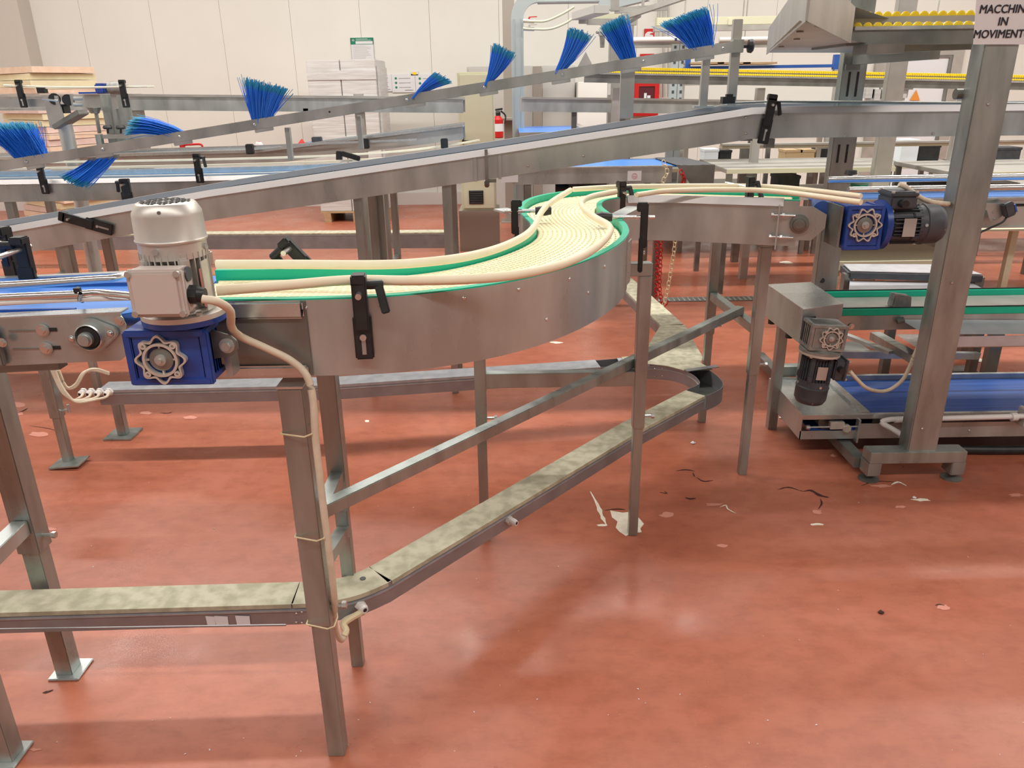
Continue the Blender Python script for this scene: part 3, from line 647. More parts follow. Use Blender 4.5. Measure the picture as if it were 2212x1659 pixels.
part('belt_nose', M().tube([(-.80, 1.445, 1.085), (-.71, 1.50, 1.082), (-.668, 1.60, 1.08), (-.685, 1.78, 1.08)], .014, 10), 'bluebelt_low', lc, sm=True)
part('end_roller', M().cyl((-.700, 1.425, 1.085), (-.66, 1.50, 1.085), .020, n=20), 'steel_dark', lc, sm=True)
part('guide_rail', M().tube(smooth([AZ(-300, 632, 1.15), AZ(0, 617, 1.15), AZ(200, 604, 1.15), AZ(250, 600, 1.15), AZ(300, 585, 1.15)], 5), .008, 20), 'chrome', lc, sm=True)
part('guide_rail', M().tube(smooth([AZ(-300, 660, 1.15), AZ(0, 643, 1.15), AZ(160, 636, 1.15), AZ(210, 633, 1.15), AZ(250, 636, 1.15), AZ(305, 641, 1.15)], 5), .0075, 20), 'chrome', lc, sm=True)
part('cable_sleeve', M().tube(smooth([AZ(-300, 673, 1.14), AZ(0, 655, 1.14), AZ(160, 647, 1.14), AZ(230, 645, 1.14), AZ(290, 643, 1.14)], 5), .005, 8), 'whiteplastic', lc, sm=True)
part('black_tie', M().tube([AZ(163, 632, 1.162), AZ(168, 622, 1.168), AZ(174, 634, 1.163), AZ(171, 648, 1.14), AZ(178, 651, 1.125)], .0035, 6).box(AZ(167, 626, 1.168), (.011, .008, .007)), 'black', lc)
# oval two-bolt bearing
bc = AY(203, 722, 1.40); bc.y = 1.399
def oval():
    o = []
    arcs = [(0, 0, .0325, 50, 130), (-.0385, 0, .0115, 130, 230), (0, 0, .0325, 230, 310), (.0385, 0, .0115, -50, 50)]
    for cx_, cy_, r_, a0, a1 in arcs:
        for i in range(10): t = math.radians(a0 + (a1 - a0) * i / 9); o.append((cx_ + r_ * math.cos(t), cy_ + r_ * math.sin(t)))
    return o
b_ = part('bearing_flange', M().prism(oval(), bc, (math.cos(.12), 0, math.sin(.12)), (-math.sin(.12), 0, math.cos(.12)), .010), 'steel', lc, bev=.002)
part('bearing_ring', M().lathe([(0, .0255), (.013, .0255), (.015, .0235), (.008, .0215), (.0081, .004)], bc + V((0, -.008, 0)), (0, -1, 0), 36), 'steel_bright', b_, sm=True)
part('bearing_seal', M().lathe([(0, .0215), (.004, .020), (.0045, .004)], bc + V((0, -.016, 0)), (0, -1, 0), 32), 'black', b_)
part('axle', M().lathe([(0, .0135), (.010, .0135), (.0105, .0105), (.017, .0105), (.0175, .001)], bc + V((-.003, -.018, -.002)), (0, -1, 0), 28), 'steel', b_, sm=True)
for a in (-1, 1): bolt(lc, bc + V((a * .0375, -.011, a * .0045)), .0062, dome=True)
bolt(lc, AY(258, 692, 1.398), .0065)
for px, py in [(93, 713), (101, 752)]:
    q = AY(px, py, 1.399); piece('washer', ('wash',), lambda: M().cyl((0, 0, 0), (0, -.003, 0), .0125, n=20), 'steel', lc, q); bolt(lc, q + V((0, -.003, 0)), .007)
    part('slot', M().bb(q + V((.006, -.0006, -.003)), q + V((.026, .0005, .004))), 'black', lc)
    part('press_line', M().bb(q + V((-.065, -.0012, -.001)), q + V((-.012, .0005, .0005))), 'steel_dark', lc)
part('side_bracket', M().bb((-1.05, 1.385, 1.018), (-.968, 1.399, 1.09)), 'steel_dark', lc, bev=.003)
bolt(lc, AY(5, 740, 1.383), .006)
leg(lc, -1.247, 1.72, .985, .058, zj=.40, low=.006, inner=.046)
leg(lc, -1.235, 1.425, .985, .058, zj=.40, low=.006, inner=.046)
for y in (1.72, 1.425): part('foot_plate', M().bb((-1.285, y - .04, 0), (-1.20, y + .045, .007)), 'steel', lc, bev=.002)
part('cross_bar', M().bar((-1.247, 1.69, .48), (-1.236, 1.455, .48), .04, .04), 'steel', lc, bev=.002)
part('cross_bar', M().bar((-1.25, 1.75, .97), (-1.235, 1.40, .97), .04, .04), 'steel_leg', lc)
cl_ = clamp(lc, AZ(35, 590, 1.12) + V((0, .03, 0)), (0, 1, 0), h=.13, w=.04, rod=.10)
clamp(lc, AZ(5, 580, 1.12) + V((-.02, .05, 0)), (.3, 1, 0), h=.15, w=.04, rod=.12)

# ---- post with thin cables seen below the left conveyor
ps = thing('support_post', 'slim stainless post on a tilted foot plate under the left conveyor', 'post', (-1.938, 3.02, 0))
part('tube', M().bb((-1.962, 2.998, .22), (-1.916, 3.042, .62)), 'steel_leg', ps, bev=.002)
part('tube', M().bb((-1.957, 3.003, .006), (-1.921, 3.037, .23)), 'steel_leg', ps, bev=.002)
part('foot_plate', M().box((-1.925, 3.0, .012), (.13, .10, .006), (V((1, 0, .08)).normalized(), V((0, 1, 0)), V((-.08, 0, 1)).normalized())), 'steel_leg', ps)
part('wing_screw', M().cyl((-1.916, 3.02, .245), (-1.885, 3.02, .255), .005, n=8).cyl((-1.885, 3.02, .24), (-1.885, 3.02, .275), .006, n=8), 'steel', ps)
part('top_bracket', M().bb((-1.99, 2.97, .60), (-1.80, 3.07, .62)), 'steel_dark', ps)
cs = thing('swivel_castor', 'black castor foot behind the front left legs', 'castor', tuple(AZ(25, 970, 0)))
q = AZ(25, 970, 0)
part('housing', M().bb(q + V((-.09, -.02, .06)), q + V((-.02, .03, .16))), 'black', cs, bev=.006)
part('stem', M().cyl(q + V((-.03, 0, .02)), q + V((-.04, 0, .07)), .012, n=10), 'steel', cs)
part('foot', M().lathe([(0, .03), (.012, .028), (.02, .012)], q + V((-.025, 0, 0)), (0, 0, 1), 16), 'black', cs, sm=True)

# ================================================================== INCLINED CONVEYOR
Yn, Yf = 3.75, 4.22
iz = [(-3.4, .775), (-2.47, .905), (-1.43, 1.067), (-.105, 1.236), (1.13, 1.402), (1.30, 1.405), (4.2, 1.392)]
ic = thing('belt_conveyor', 'long inclined stainless conveyor crossing the picture and levelling out at right', 'conveyor', (0, 3.87, 0))
def yz(y, pts, dz=0): return [V((x, y, z + dz)) for x, z in pts]
def vsweep(y0, y1, pts, z0, z1, sl_=0):
    m = M(); 
    for (xa, za), (xb, zb) in zip(pts[:-1], pts[1:]):
        vs = [(xa, y0, za + z0), (xa, y1, za + z0), (xa, y1, za + z1), (xa, y0 + sl_, za + z1), (xb, y0, zb + z0), (xb, y1, zb + z0), (xb, y1, zb + z1), (xb, y0 + sl_, zb + z1)]
        m.add(vs, [(0, 1, 5, 4), (1, 2, 6, 5), (2, 3, 7, 6), (3, 0, 4, 7), (0, 3, 2, 1), (4, 5, 6, 7)])
    return m
A = iz[:4]; B = iz[3:5]; D = iz[4:]
for seg, tr in ((A, 0), (B, 0), (D, 0)):
    part('side_plate', vsweep(Yn, Yn + .003, seg, -.138, -.024), 'steel', ic)
    part('edge_rail', vsweep(Yn - .014, Yn + .024, seg, -.028, 0, .024), 'rail_white', ic)
    part('side_plate', vsweep(Yf - .003, Yf, seg, -.138, -.02), 'steel', ic)
    part('edge_rail', vsweep(Yf - .012, Yf + .004, seg, -.024, .004), 'rail_white', ic)
    part('belt', vsweep(Yn + .016, Yf - .014, seg, -.034, -.028), 'greybelt', ic)
    part('bottom_pan', vsweep(Yn + .003, Yf - .003, seg, -.137, -.133), 'steel_dark', ic)
part('joint_flange', M().bb((-.112, 3.738, 1.09), (-.098, 3.748, 1.236)).bb((-.112, 3.74, 1.085), (-.06, 3.749, 1.10)), 'steel_dark', ic)
part('joint_flange', M().bb((-.165, 3.742, 1.09), (-.15, 3.7485, 1.20)).bb((-.05, 3.742, 1.10), (-.035, 3.7485, 1.21)), 'steel', ic)
part('joint_bolt', M().cyl((-.105, 3.73, 1.088), (-.105, 3.745, 1.070), .012, n=8), 'steel_dark', ic)
for px, py in [(1611, 254), (1611, 288), (1260, 336), (1053, 338), (2015, 288), (1140, 358)]: bolt(ic, AY(px, py, 3.749), .007, dome=True)
for px in (778, 968):
    for y in (3.79, 4.18):
        x_ = AY(px, 480, 3.79).x; z_ = 1.13 if px < 900 else 1.12; leg(ic, x_, y, {778: 1.02, 968: 1.08}[px], .042, zj=.5)
    part('cross_bar', M().bar((x_, 3.79, .45), (x_, 4.18, .45), .03, .03), 'steel_leg', ic)
x_ = AY(820, 440, 4.2).x; part('back_leg', M().bb((x_ - .02, 4.2, .55), (x_ + .02, 4.24, 1.0)), 'steel_leg', ic)
for y in (3.79, 4.18): leg(ic, AY(150, 560, 3.79).x, y, .82, .045, zj=.4)
clamp(ic, AY(193, 482, 3.745), (0, -1, 0), h=.23, w=.055, rod=.03, lever=False, tilt=-1.27)
clamp(ic, AY(1656, 262, 3.745), (0, -1, 0), h=.20, w=.05, rod=.05, tilt=.12)
part('guide_rod', M().tube([AY(1672, 219, 3.96), AY(2260, 224, 3.96)], .007, 8), 'steel_dark', ic, sm=True)
part('guide_rod', M().tube([AY(1560, 223, 3.99), AY(1672, 219, 3.96)], .005, 8), 'steel_dark', ic, sm=True)
part('rail_clamp', M().box(AY(1572, 216, 3.98), (.06, .05, .03)).box(AY(1575, 208, 3.98), (.03, .03, .02)), 'black', ic)
part('under_bracket', M().bb(AY(1655, 300, 3.80), AY(1668, 318, 3.83)).bb(AY(1600, 298, 3.78), AY(1620, 303, 3.82)), 'steel_dark', ic)

# ---- brush rail on posts above it
br_ = thing('brush_rail', 'straight stainless flat bar with blue bristle brushes above the inclined conveyor', 'rail', (0, 3.86, 0))
R0, R1 = AY(-260, 401, 4.15), AY(1585, 101, 4.15)
part('rail_bar', M().bar(R0, R1, .020, .050), 'steel', br_, bev=.002)
rd = (R1 - R0).normalized()
def onrail(px): 
    a = AY(px, 200, 4.15); t = (a.x - R0.x) / (R1.x - R0.x); return R0.lerp(R1, t)
for px in (25, 200, 374, 543, 878, 1047, 1215, 1386, 1553): bolt(br_, onrail(px) + V((0, -.011, 0)), .0085, dome=True)
piece('hole', ('hole',), lambda: M().cyl((0, 0, 0), (0, -.001, 0), .005, n=10), 'black', br_, onrail(709) + V((0, -.011, .003)))
def post(px, ytop, ybot, w, y=4.21):
    a = AY(px, (ytop + ybot) / 2, y).x; z1 = AY(px, ytop, y).z; z0 = AY(px, ybot, y).z
    part('post', M().bb((a - w / 2, y - .018, z0), (a + w / 2, y + .018, z1)), 'steel_far', br_, bev=.002); return a, z0
for px, t, b_, w_ in ((1522, 112, 231, .038), (1586, 42, 229, .045), (1354, 148, 256, .070)):
    a, z0 = post(px, t, b_, w_)
    if w_ < .05: part('post_foot', M().bb((a - .05, 4.18, z0 - .004), (a + .05, 4.24, z0 + .006)), 'steel', br_)
for px, t, b_, w_ in ((625, 275, 346, .024), (778, 250, 322, .022)): post(px, t, b_, w_, 4.21)
kn = V((1.03, 3.86, 1.675)); kn = AY(1592, 100, 4.18)
part('clamp_block', M().box(kn, (.055, .05, .06)), 'steel', br_, bev=.002)
part('knob', M().cyl(kn + V((.03, 0, 0)), kn + V((.05, 0, 0)), .010, n=10).lathe([(0, .012), (.006, .030), (.022, .033), (.03, .026), (.031, .001)], kn + V((.05, 0, 0)), (1, 0, 0), 20), 'black', br_, sm=True)

def brush(B0, B1, T0, T1, seed, label, under=False, curl=.0, cv_=(0, 0), n=420, split=.0):
    """B0,B1 base ends and T0,T1 tip ends (3D)"""
    rn = random.Random(seed); c0 = (B0 + B1) / 2
    r = thing('bristle_brush', label, 'brush', tuple(c0), 'blue brushes on the rail')
    part('brush_holder', M().bar(B0 - rd * .0, B1, .026, .016), 'steel_dark', r)
    rp = R0.lerp(R1, (c0.x - R0.x) / (R1.x - R0.x)); part('holder_clip', M().box(rp + V((.012, .002, -.028)), (.095, .018, .022), (rd, V((0, 1, 0)), V((-rd.z, 0, rd.x)))), 'steel', r, bev=.002)
    m = M(); mt_ = M()
    for i in range(n):
        t = rn.random(); w_ = rn.gauss(0, .007); b = B0.lerp(B1, t) + V((rn.gauss(0, .001), w_, 0))
        tt = min(1.06, max(-.06, t + rn.gauss(0, .05))); e = T0.lerp(T1, tt) + V((rn.gauss(0, .004), w_ * 2.2 + rn.gauss(0, .008), rn.gauss(0, .004)))
        if rn.random() < .05: e += (T1 - T0) * rn.choice((-1, 1)) * rn.uniform(.1, .38)
        L_ = (e - b); e = b + L_ * rn.uniform(.90, 1.03); mid = (b + e) / 2 + V((cv_[0], 0, cv_[1])) * L_.length
        pts = [b * ((1 - u) ** 2) + mid * (2 * u * (1 - u)) + e * u * u for u in (0, .3, .6, .86)]
        rr = .0015
        m.tube(pts, rr, 3); mt_.tube([pts[-1], e], rr, 3)
    part('bristles', m, 'bristle', r, kind='stuff'); part('bristle_tips', mt_, 'bristle_tip', r, kind='stuff')
    return r
Yb = 4.16
def P_(px, py, dy=0): return AY(px, py, Yb + dy)
brush(P_(38, 346), P_(104, 338), P_(-45, 268), P_(66, 266), 1, 'blue bristle brush leaning left at the far left end of the rail', cv_=(.02, .03), n=700)
brush(P_(193, 345), P_(256, 337), P_(136, 384), P_(178, 402), 2, 'blue brush hanging below the rail, second from the left', under=True, cv_=(-.02, -.05), n=600)
brush(P_(368, 298), P_(412, 291), P_(273, 288), P_(292, 256), 3, 'blue brush bent almost flat to the left, third from the left', cv_=(.0, .12), n=480)
brush(P_(547, 268), P_(583, 264), P_(529, 169), P_(618, 192), 4, 'upright blue brush fanned wide, in front of the wall left of the wrapped boxes', cv_=(-.05, .0), n=600)
brush(P_(890, 213, -.02), P_(899, 212, .02), P_(940, 157, .01), P_(974, 178, .02), 5, 'small blue brush leaning right, over the far rail beside the wall papers', cv_=(-.03, .08), n=300)
brush(P_(1046, 186, -.02), P_(1055, 184, .02), P_(1068, 95), P_(1111, 116), 6, 'narrow blue brush leaning right in front of the cream cabinet', cv_=(.07, -.02), n=320)
brush(P_(1197, 160, -.01), P_(1216, 157, .02), P_(1232, 62), P_(1275, 76), 7, 'blue brush leaning right, next after the blue-grey duct', cv_=(.06, -.03), n=380)
brush(P_(1343, 134), P_(1376, 129), P_(1299, 58), P_(1346, 36), 8, 'blue brush leaning left in front of the red fire signs', cv_=(.03, .02), n=600)
brush(P_(1493, 110), P_(1541, 103), P_(1434, 50), P_(1520, 18), 9, 'largest blue brush, at the high right end of the rail', cv_=(.09, .04), n=800)

# ================================================================== GANTRY WITH SIGN
gt = thing('gantry_frame', 'wide stainless upright on an inverted U foot, tied back to a slotted column', 'frame', (1.62, 2.78, 0))
xp = AZ(1970, 1035, 0).x + .0
part('upright', M().bb((1.565, 2.74, .125), (1.68, 2.82, 2.1)), 'steel_leg', gt, bev=.004)
part('foot_beam', M().bb((1.415, 2.73, .085), (1.80, 2.80, .135)), 'steel_leg', gt, bev=.003)
for x_ in (1.44, 1.775):
    part('foot_leg', M().bb((x_ - .028, 2.73, .03), (x_ + .028, 2.80, .09)), 'steel_leg', gt, bev=.003)
    part('levelling_foot', M().cyl((x_, 2.765, 0), (x_, 2.765, .04), .010, n=10).lathe([(0, .04), (.006, .04), (.016, .014)], (x_, 2.765, 0), (0, 0, 1), 24), 'steel_dark', gt, sm=True)
part('base_beam', M().bar((1.415, 2.80, .055), (1.415, 4.15, .055), .05, .044), 'steel_dark', gt, bev=.002)
part('column', M().bb((1.66, 4.1, 0), (1.78, 4.16, 2.35)), 'steel_leg', gt, bev=.003)
xc = AY(1933, 200, 5.5).x; part('column', M().bb((xc - .06, 5.5, .0), (xc + .06, 5.56, 2.3)), 'steel_far', gt, bev=.003)
for px, py in [(2135, 225), (2056, 611), (1992, 926)]: bolt(gt, AY(px, py, 2.739), .005, dome=True)
for px, py in [(1833, 182), (1851, 182), (1811, 332), (1829, 332)]: part('slot', M().box(AY(px, py, 4.098), (.009, .004, .115 if py < 300 else .09)), 'black', gt)
part('slot_bolts', M().bb(AY(1828, 139, 4.085), AY(1855, 151, 4.098)), 'steel_dark', gt)
part('round_hole', M().cyl(AY(1776, 606, 4.0985), AY(1776, 606, 4.097) , .014, n=16), 'black', gt)
part('pivot', M().cyl(AY(2082, 203, 2.83) + V((-.03, 0, 0)), AY(2082, 203, 2.83) + V((0, 0, 0)), .018, n=14), 'steel_dark', gt)
part('tie_beam', M().bar(AY(1925, 492, 2.95), AY(2040, 530, 2.84), .03, .03), 'steel_dark', gt)
sg = thing('warning_sign', 'white paper sign with black capitals taped high on the right upright', 'sign', tuple(AY(2160, 60, 2.735)))
a, b, c, d = AY(2103, 96, 2.733), AY(2233, 96, 2.733), AY(2238, -14, 2.733), AY(2110, -14, 2.733)
part('sheet', M().add([a, b, c, d, a + V((0, .002, 0)), b + V((0, .002, 0)), c + V((0, .002, 0)), d + V((0, .002, 0))], [(0, 1, 2, 3), (7, 6, 5, 4), (0, 4, 5, 1), (1, 5, 6, 2), (2, 6, 7, 3), (3, 7, 4, 0)]), 'paper', sg)
def text(par, s, cx, cy, y, h, mt, name='lettering', bold=.0, shear=0, sx=1.0, al='CENTER', wpx=None, rx=PI / 2):
    cu = bpy.data.curves.new(name, 'FONT'); cu.body = s; cu.size = h; cu.align_x = al; cu.align_y = 'CENTER'; cu.offset = bold; cu.shear = shear; cu.extrude = .0004; cu.resolution_u = 3
    o = bpy.data.objects.new(name, cu); C.objects.link(o); dg = bpy.context.evaluated_depsgraph_get(); me = bpy.data.meshes.new_from_object(o.evaluated_get(dg))
    bpy.data.objects.remove(o); q = AY(cx, cy, y)
    vs = []; fs = []
    for k_, (ox, oz) in enumerate(((0, 0), (.0007, 0), (-.0007, 0), (0, .0005), (0, -.0005))):
        o_ = len(vs); vs += [tuple(V((v.co.x * sx + ox, -v.co.z - k_ * .00004, v.co.y + oz)) + q - ORG[par]) for v in me.vertices]; fs += [tuple(i + o_ for i in p.vertices) for p in me.polygons]
    me = bpy.data.meshes.new(name); me.from_pydata(vs, [], fs)
    me.materials.clear(); me.materials.append(MT[mt]); me.name = name
    o = bpy.data.objects.new(name, me); C.objects.link(o); o.parent = par; ORG[o] = ORG[par]; return o
text(sg, 'MACCHINE', 2171, 20, 2.731, .0345, 'ink', shear=.04, bold=.0, sx=.93)
text(sg, 'IN', 2167, 47, 2.731, .0345, 'ink', shear=.04, bold=.0, sx=.93)
text(sg, 'MOVIMENTO', 2166, 74, 2.731, .0345, 'ink', shear=.04, bold=.0, sx=.93)

# ================================================================== RIGHT: SECOND GEARMOTOR, NEXT CONVEYOR
gearmotor('gearmotor', 'dark grey motor lying sideways on a blue gearbox at the right end of the S-conveyor', (1.165, 2.60, 1.055), 'bluepaint', 'motorgrey', s=.122, R=.066, L=.19, gw=.13, rot=(0, PI / 2, 0), box_side='left', fl='bluepaint', lobes=10, boxz=.035, plate='h')
tq = single('torque_plate', M().bb((1.085, 2.545, .99), (1.094, 2.655, 1.125)), 'steel_dark', 'grey torque plate on the left face of the blue sideways gearbox', 'plate', (1.09, 2.6, .99), bev=.001)
cable('motor_cable', 'cream cable curving from the sideways dark motor to behind the sign post', [AY(1942, 398, 2.60), AY(1958, 405, 2.60), AY(1985, 425, 2.62), AY(2010, 436, 2.66), AY(2040, 440, 2.72), AY(2060, 440, 2.86)], .0085)
nc = thing('belt_conveyor', 'stainless conveyor with chrome tube rails running right behind the sign post', 'conveyor', (2.2, 3.05, 0))
part('side_plate', M().bb((1.24, 2.98, .975), (4.0, 2.984, 1.075)), 'steel', nc)
part('edge_flange', M().bb((1.24, 2.975, 1.075), (4.0, 3.0, 1.085)), 'steel_bright', nc, bev=.002)
part('bottom_lip', M().bb((1.24, 2.970, .972), (4.0, 3.0, .976)), 'steel_bright', nc)
part('side_plate', M().bb((1.24, 3.24, .975), (4.0, 3.244, 1.085)), 'steel', nc)
part('belt', M().bb((1.20, 3.0, 1.07), (4.0, 3.24, 1.078)), 'bluebelt', nc)
part('side_groove', M().bb((1.24, 2.978, 1.052), (4.0, 2.9805, 1.062)), 'black', nc)
for y_, z_ in ((3.01, 1.118), (3.22, 1.135)): part('guide_rail', M().cyl((1.30, y_, z_), (4.0, y_, z_), .014, n=12), 'chrome', nc, sm=True)
part('guide_strip', M().bb((1.30, 3.03, 1.10), (4.0, 3.035, 1.104)), 'black', nc)
for x_ in (1.9, 2.6): part('rail_stud', M().cyl((x_, 3.25, 1.09), (x_, 3.25, 1.16), .012, n=8).lathe([(0, .02), (.015, .022), (.02, .01)], (x_, 3.25, 1.16), (0, 0, 1), 12), 'black', nc)
part('knob', M().lathe([(0, .006), (.03, .006), (.035, .026), (.05, .022), (.052, .001)], AY(1835, 395, 3.25), (0, 0, 1), 16), 'black', nc)
for y_ in (2.99, 3.24): part('leg', M().bb((3.3, y_ - .02, 0), (3.34, y_ + .02, .98)), 'steel_leg', nc)
sn = thing('sensor', 'small grey sensor on a steel bracket right of the sign post', 'sensor', tuple(AY(2180, 452, 2.93)))
q = AY(2178, 452, 2.93)
part('bracket', M().prism([(-.12, .02), (-.02, .02), (.0, -.02), (-.03, -.05), (-.05, -.045), (-.07, -.005), (-.12, .0)], q + V((0, .02, 0)), (1, 0, 0), (0, 0, 1), .004), 'steel', sn)
part('body', M().box(q, (.035, .03, .055), (V((.9, 0, .4)).normalized(), V((0, 1, 0)), V((-.4, 0, .9)).normalized())), 'motorgrey', sn, bev=.004)
part('lens', M().box(q + V((.02, -.002, .005)), (.006, .022, .03), (V((.9, 0, .4)).normalized(), V((0, 1, 0)), V((-.4, 0, .9)).normalized())), 'bluebelt_low', sn)
for dx, dz in ((-.105, .012), (-.045, -.012), (-.035, -.038)): bolt(sn, q + V((dx, .015, dz)), .004, dome=True)
cable('sensor_cable', 'thin black cable from the small sensor down to the post', [q + V((.0, 0, -.03)), AY(2165, 480, 2.92), AY(2140, 492, 2.92), AY(2110, 505, 2.90), AY(2085, 515, 2.86)], .004, 'black')
cable('black_hook_cable', 'black looped cable end left of the sign post', [AY(2035, 478, 2.85), AY(2024, 486, 2.85), AY(2030, 498, 2.85), AY(2010, 502, 2.86), AY(1992, 500, 2.86)], .004, 'black')

# ---- low green-edged conveyor with its cover box
ZG = .62
gc = thing('belt_conveyor', 'low conveyor with two green strips and grey belt at lower right', 'conveyor', (1.9, 3.2, 0))
part('side_plate', M().bb((1.30, 3.045, .545), (4.2, 3.049, ZG - .012)), 'steel', gc)
part('side_plate', M().bb((1.30, 3.335, .545), (4.2, 3.339, ZG)), 'steel', gc)
part('green_strip', M().bb((1.30, 3.045, ZG - .014), (4.2, 3.057, ZG + .014)), 'greenplastic', gc, bev=.001)
part('green_strip', M().bb((1.30, 3.30, ZG - .010), (4.2, 3.315, ZG + .022)), 'greenplastic', gc, bev=.001)
part('black_edge', M().bb((1.30, 3.058, ZG + .0), (4.2, 3.066, ZG + .017)).bb((1.30, 3.316, ZG + .0), (4.2, 3.324, ZG + .026)), 'black', gc)
part('belt', M().bb((1.30, 3.07, ZG - .008), (4.2, 3.30, ZG - .002)), 'steel_far', gc)
q = AZ(1938, 660, ZG)
part('cross_block', M().prism([(-.035, 0), (.045, 0), (.04, .045), (-.03, .055)], q + V((0, .02, 0)), (1, 0, 0), (0, 0, 1), .05), 'alu_grey', gc, bev=.003)
part('front_pan', M().add([AY(1945, 690, 3.04), AY(2400, 692, 3.04), AY(2400, 722, 2.92), AY(1998, 722, 2.92)], [(0, 1, 2, 3)]).bb(AY(1998, 722, 2.92) + V((0, 0, -.055)), AY(2400, 722, 2.92) + V((0, .003, 0))), 'white_sheet', gc)
part('pan_hinge', M().cyl(AY(1938, 695, 3.03), AY(1952, 690, 3.03), .012, n=10), 'steel_dark', gc)
part('front_channel', M().bb(AY(1990, 752, 2.96), AY(2400, 732, 2.96) + V((0, .03, 0))), 'steel', gc)
part('leg', M().bb((2.34, 3.56, .0), (2.40, 3.60, .52)), 'steel_dark', gc)
q = AZ(2075, 803, .03); part('foot_block', M().bb(q + V((-.07, -.05, -.03)), q + V((.07, .05, .02))), 'alu_grey', gc, bev=.006)
part('cross_bar', M().bar(AY(1815, 765, 3.30), AY(2112, 768, 3.55), .03, .032), 'steel', gc)
part('slant_bar', M().bar(AY(1822, 722, 3.45), AY(1925, 762, 3.20), .03, .015), 'steel', gc)
part('slant_bar', M().bar(AY(1890, 725, 3.45), AY(1978, 775, 3.10), .05, .035), 'steel_leg', gc)
part('slant_sheet', M().add([AY(1935, 722, 3.5), AY(1995, 722, 3.5), AY(1995, 758, 3.1), AY(1975, 748, 3.1)], [(0, 1, 2, 3)]), 'steel_bright', gc)
part('low_sheet', M().add([AZ(1820, 740, .30), AZ(1850, 735, .30), AZ(1895, 768, .30), AZ(1825, 770, .30)], [(0, 1, 2, 3)]), 'steel_dark', gc)
for x_, y_ in ((1.36, 3.35), (4.0, 3.35)): part('leg', M().bb((x_ - .02, y_ - .0, 0), (x_ + .02, y_ + .04, .55)), 'steel_leg', gc)
part('foot_channel', M().bar(AY(1680, 800, 3.45), AY(1760, 798, 3.45), .05, .05), 'steel_leg', gc)
bxz = .68
A_, B_, Cc, D_ = AZ(1657, 614, bxz), AZ(1752, 609, bxz), AZ(1822, 656, bxz), AZ(1736, 668, bxz)
hb = AY(1731, 742, D_.y).z
cbx = thing('drive_cover', 'square stainless cover box at the left end of the green-edged conveyor', 'cover', (A_.x, D_.y, 0))
part('top_panel', M().add([A_, B_, Cc, D_] + [p - UP * .003 for p in (A_, B_, Cc, D_)], [(0, 3, 2, 1), (4, 5, 6, 7), (0, 1, 5, 4), (1, 2, 6, 5), (2, 3, 7, 6), (3, 0, 4, 7)]), 'steel_bright', cbx)
def wall(p, q_, z0, z1, t=.003):
    d = (q_ - p); d.z = 0; d = d.normalized(); n_ = V((-d.y, d.x, 0)) * t
    return M().add([V((p.x, p.y, z0)), V((q_.x, q_.y, z0)), V((q_.x, q_.y, z1)), V((p.x, p.y, z1))] + [V((p.x, p.y, z0)) + n_, V((q_.x, q_.y, z0)) + n_, V((q_.x, q_.y, z1)) + n_, V((p.x, p.y, z1)) + n_],
                   [(0, 1, 2, 3), (7, 6, 5, 4), (0, 4, 5, 1), (1, 5, 6, 2), (2, 6, 7, 3), (3, 7, 4, 0)])
part('side_panel', wall(A_, D_, hb, bxz - .003), 'steel', cbx)
part('front_panel', M().prism([(0, hb), ((Cc - D_).length * .78, hb), ((Cc - D_).length * .92, hb + .06), ((Cc - D_).length, bxz - .05), ((Cc - D_).length, bxz - .003), (0, bxz - .003)], V((D_.x, D_.y, 0)), (Cc - D_), UP, -.003), 'steel', cbx)
part('back_panel', wall(B_, A_, hb, bxz - .003), 'steel_dark', cbx)
part('opening', M().bar(V(D_) + (Cc - D_) * .12 + V((0, -.004, -.07)), V(D_) + (Cc - D_) * .32 + V((0, -.004, -.07)), .003, .07), 'black', cbx)
for p in (A_.lerp(D_, .12), A_.lerp(D_, .62)): part('rubber_foot', M().cyl((p.x + .02, p.y, hb - .025), (p.x + .02, p.y, hb), .016, n=10), 'black', cbx)
part('support_leg', M().bb((A_.x + .06, A_.y - .05, 0), (A_.x + .10, A_.y - .01, hb)), 'steel_leg', cbx)
q = AY(1778, 722, D_.y - .065)
gearmotor('gearmotor', 'dark motor hanging down from a grey cast gearbox at the stainless cover box', tuple(q), 'alu_grey', 'motorgrey', s=.10, R=.062, L=.20, gw=.125, rot=(0, PI + .07, 0), box_side='left', fl='cast_alu', lobes=9, boxz=.05, plate='v')
bolt(gc, AY(1839, 705, 3.04), .008)
cable('motor_cable', 'cream cable drooping from the hanging dark motor to the sign post', [AY(1836, 802, D_.y - .075), AY(1850, 818, D_.y - .08), AY(1872, 838, D_.y - .06), AY(1900, 845, D_.y), AY(1925, 840, D_.y), AY(1950, 820, D_.y), AY(1965, 792, D_.y), AY(1976, 765, D_.y), AY(1988, 740, D_.y)], .0075, 'cable')

# ---- lowest blue belt conveyor
ZB = .20
b0 = AZ(1745, 896, ZB); yn = b0.y; yf = AZ(1750, 815, ZB).y; xl = AZ(1660, 815, ZB).x
lb = thing('belt_conveyor', 'very low conveyor with a wide dark blue belt near the floor at right', 'conveyor', (2.0, (yn + yf) / 2, 0))
part('end_cover', M().bb((xl, yn, ZB - .004), (xl + .25, yf, ZB)), 'steel_bright', lb)
part('end_panel', M().bb((xl, yn, .086), (xl + .004, yf, ZB - .004)), 'steel', lb)
part('cover_strip', M().bar((xl + .265, yn, ZB + .004), (xl + .265, yf, ZB + .004), .035, .012), 'steel_bright', lb)
part('top_rail', M().bb((xl, yn - .006, ZB - .02), (4.2, yn + .012, ZB + .0)), 'steel_bright', lb)
part('side_plate', M().bb((xl + .24, yn, .086), (4.2, yn + .004, ZB - .045)), 'steel', lb)
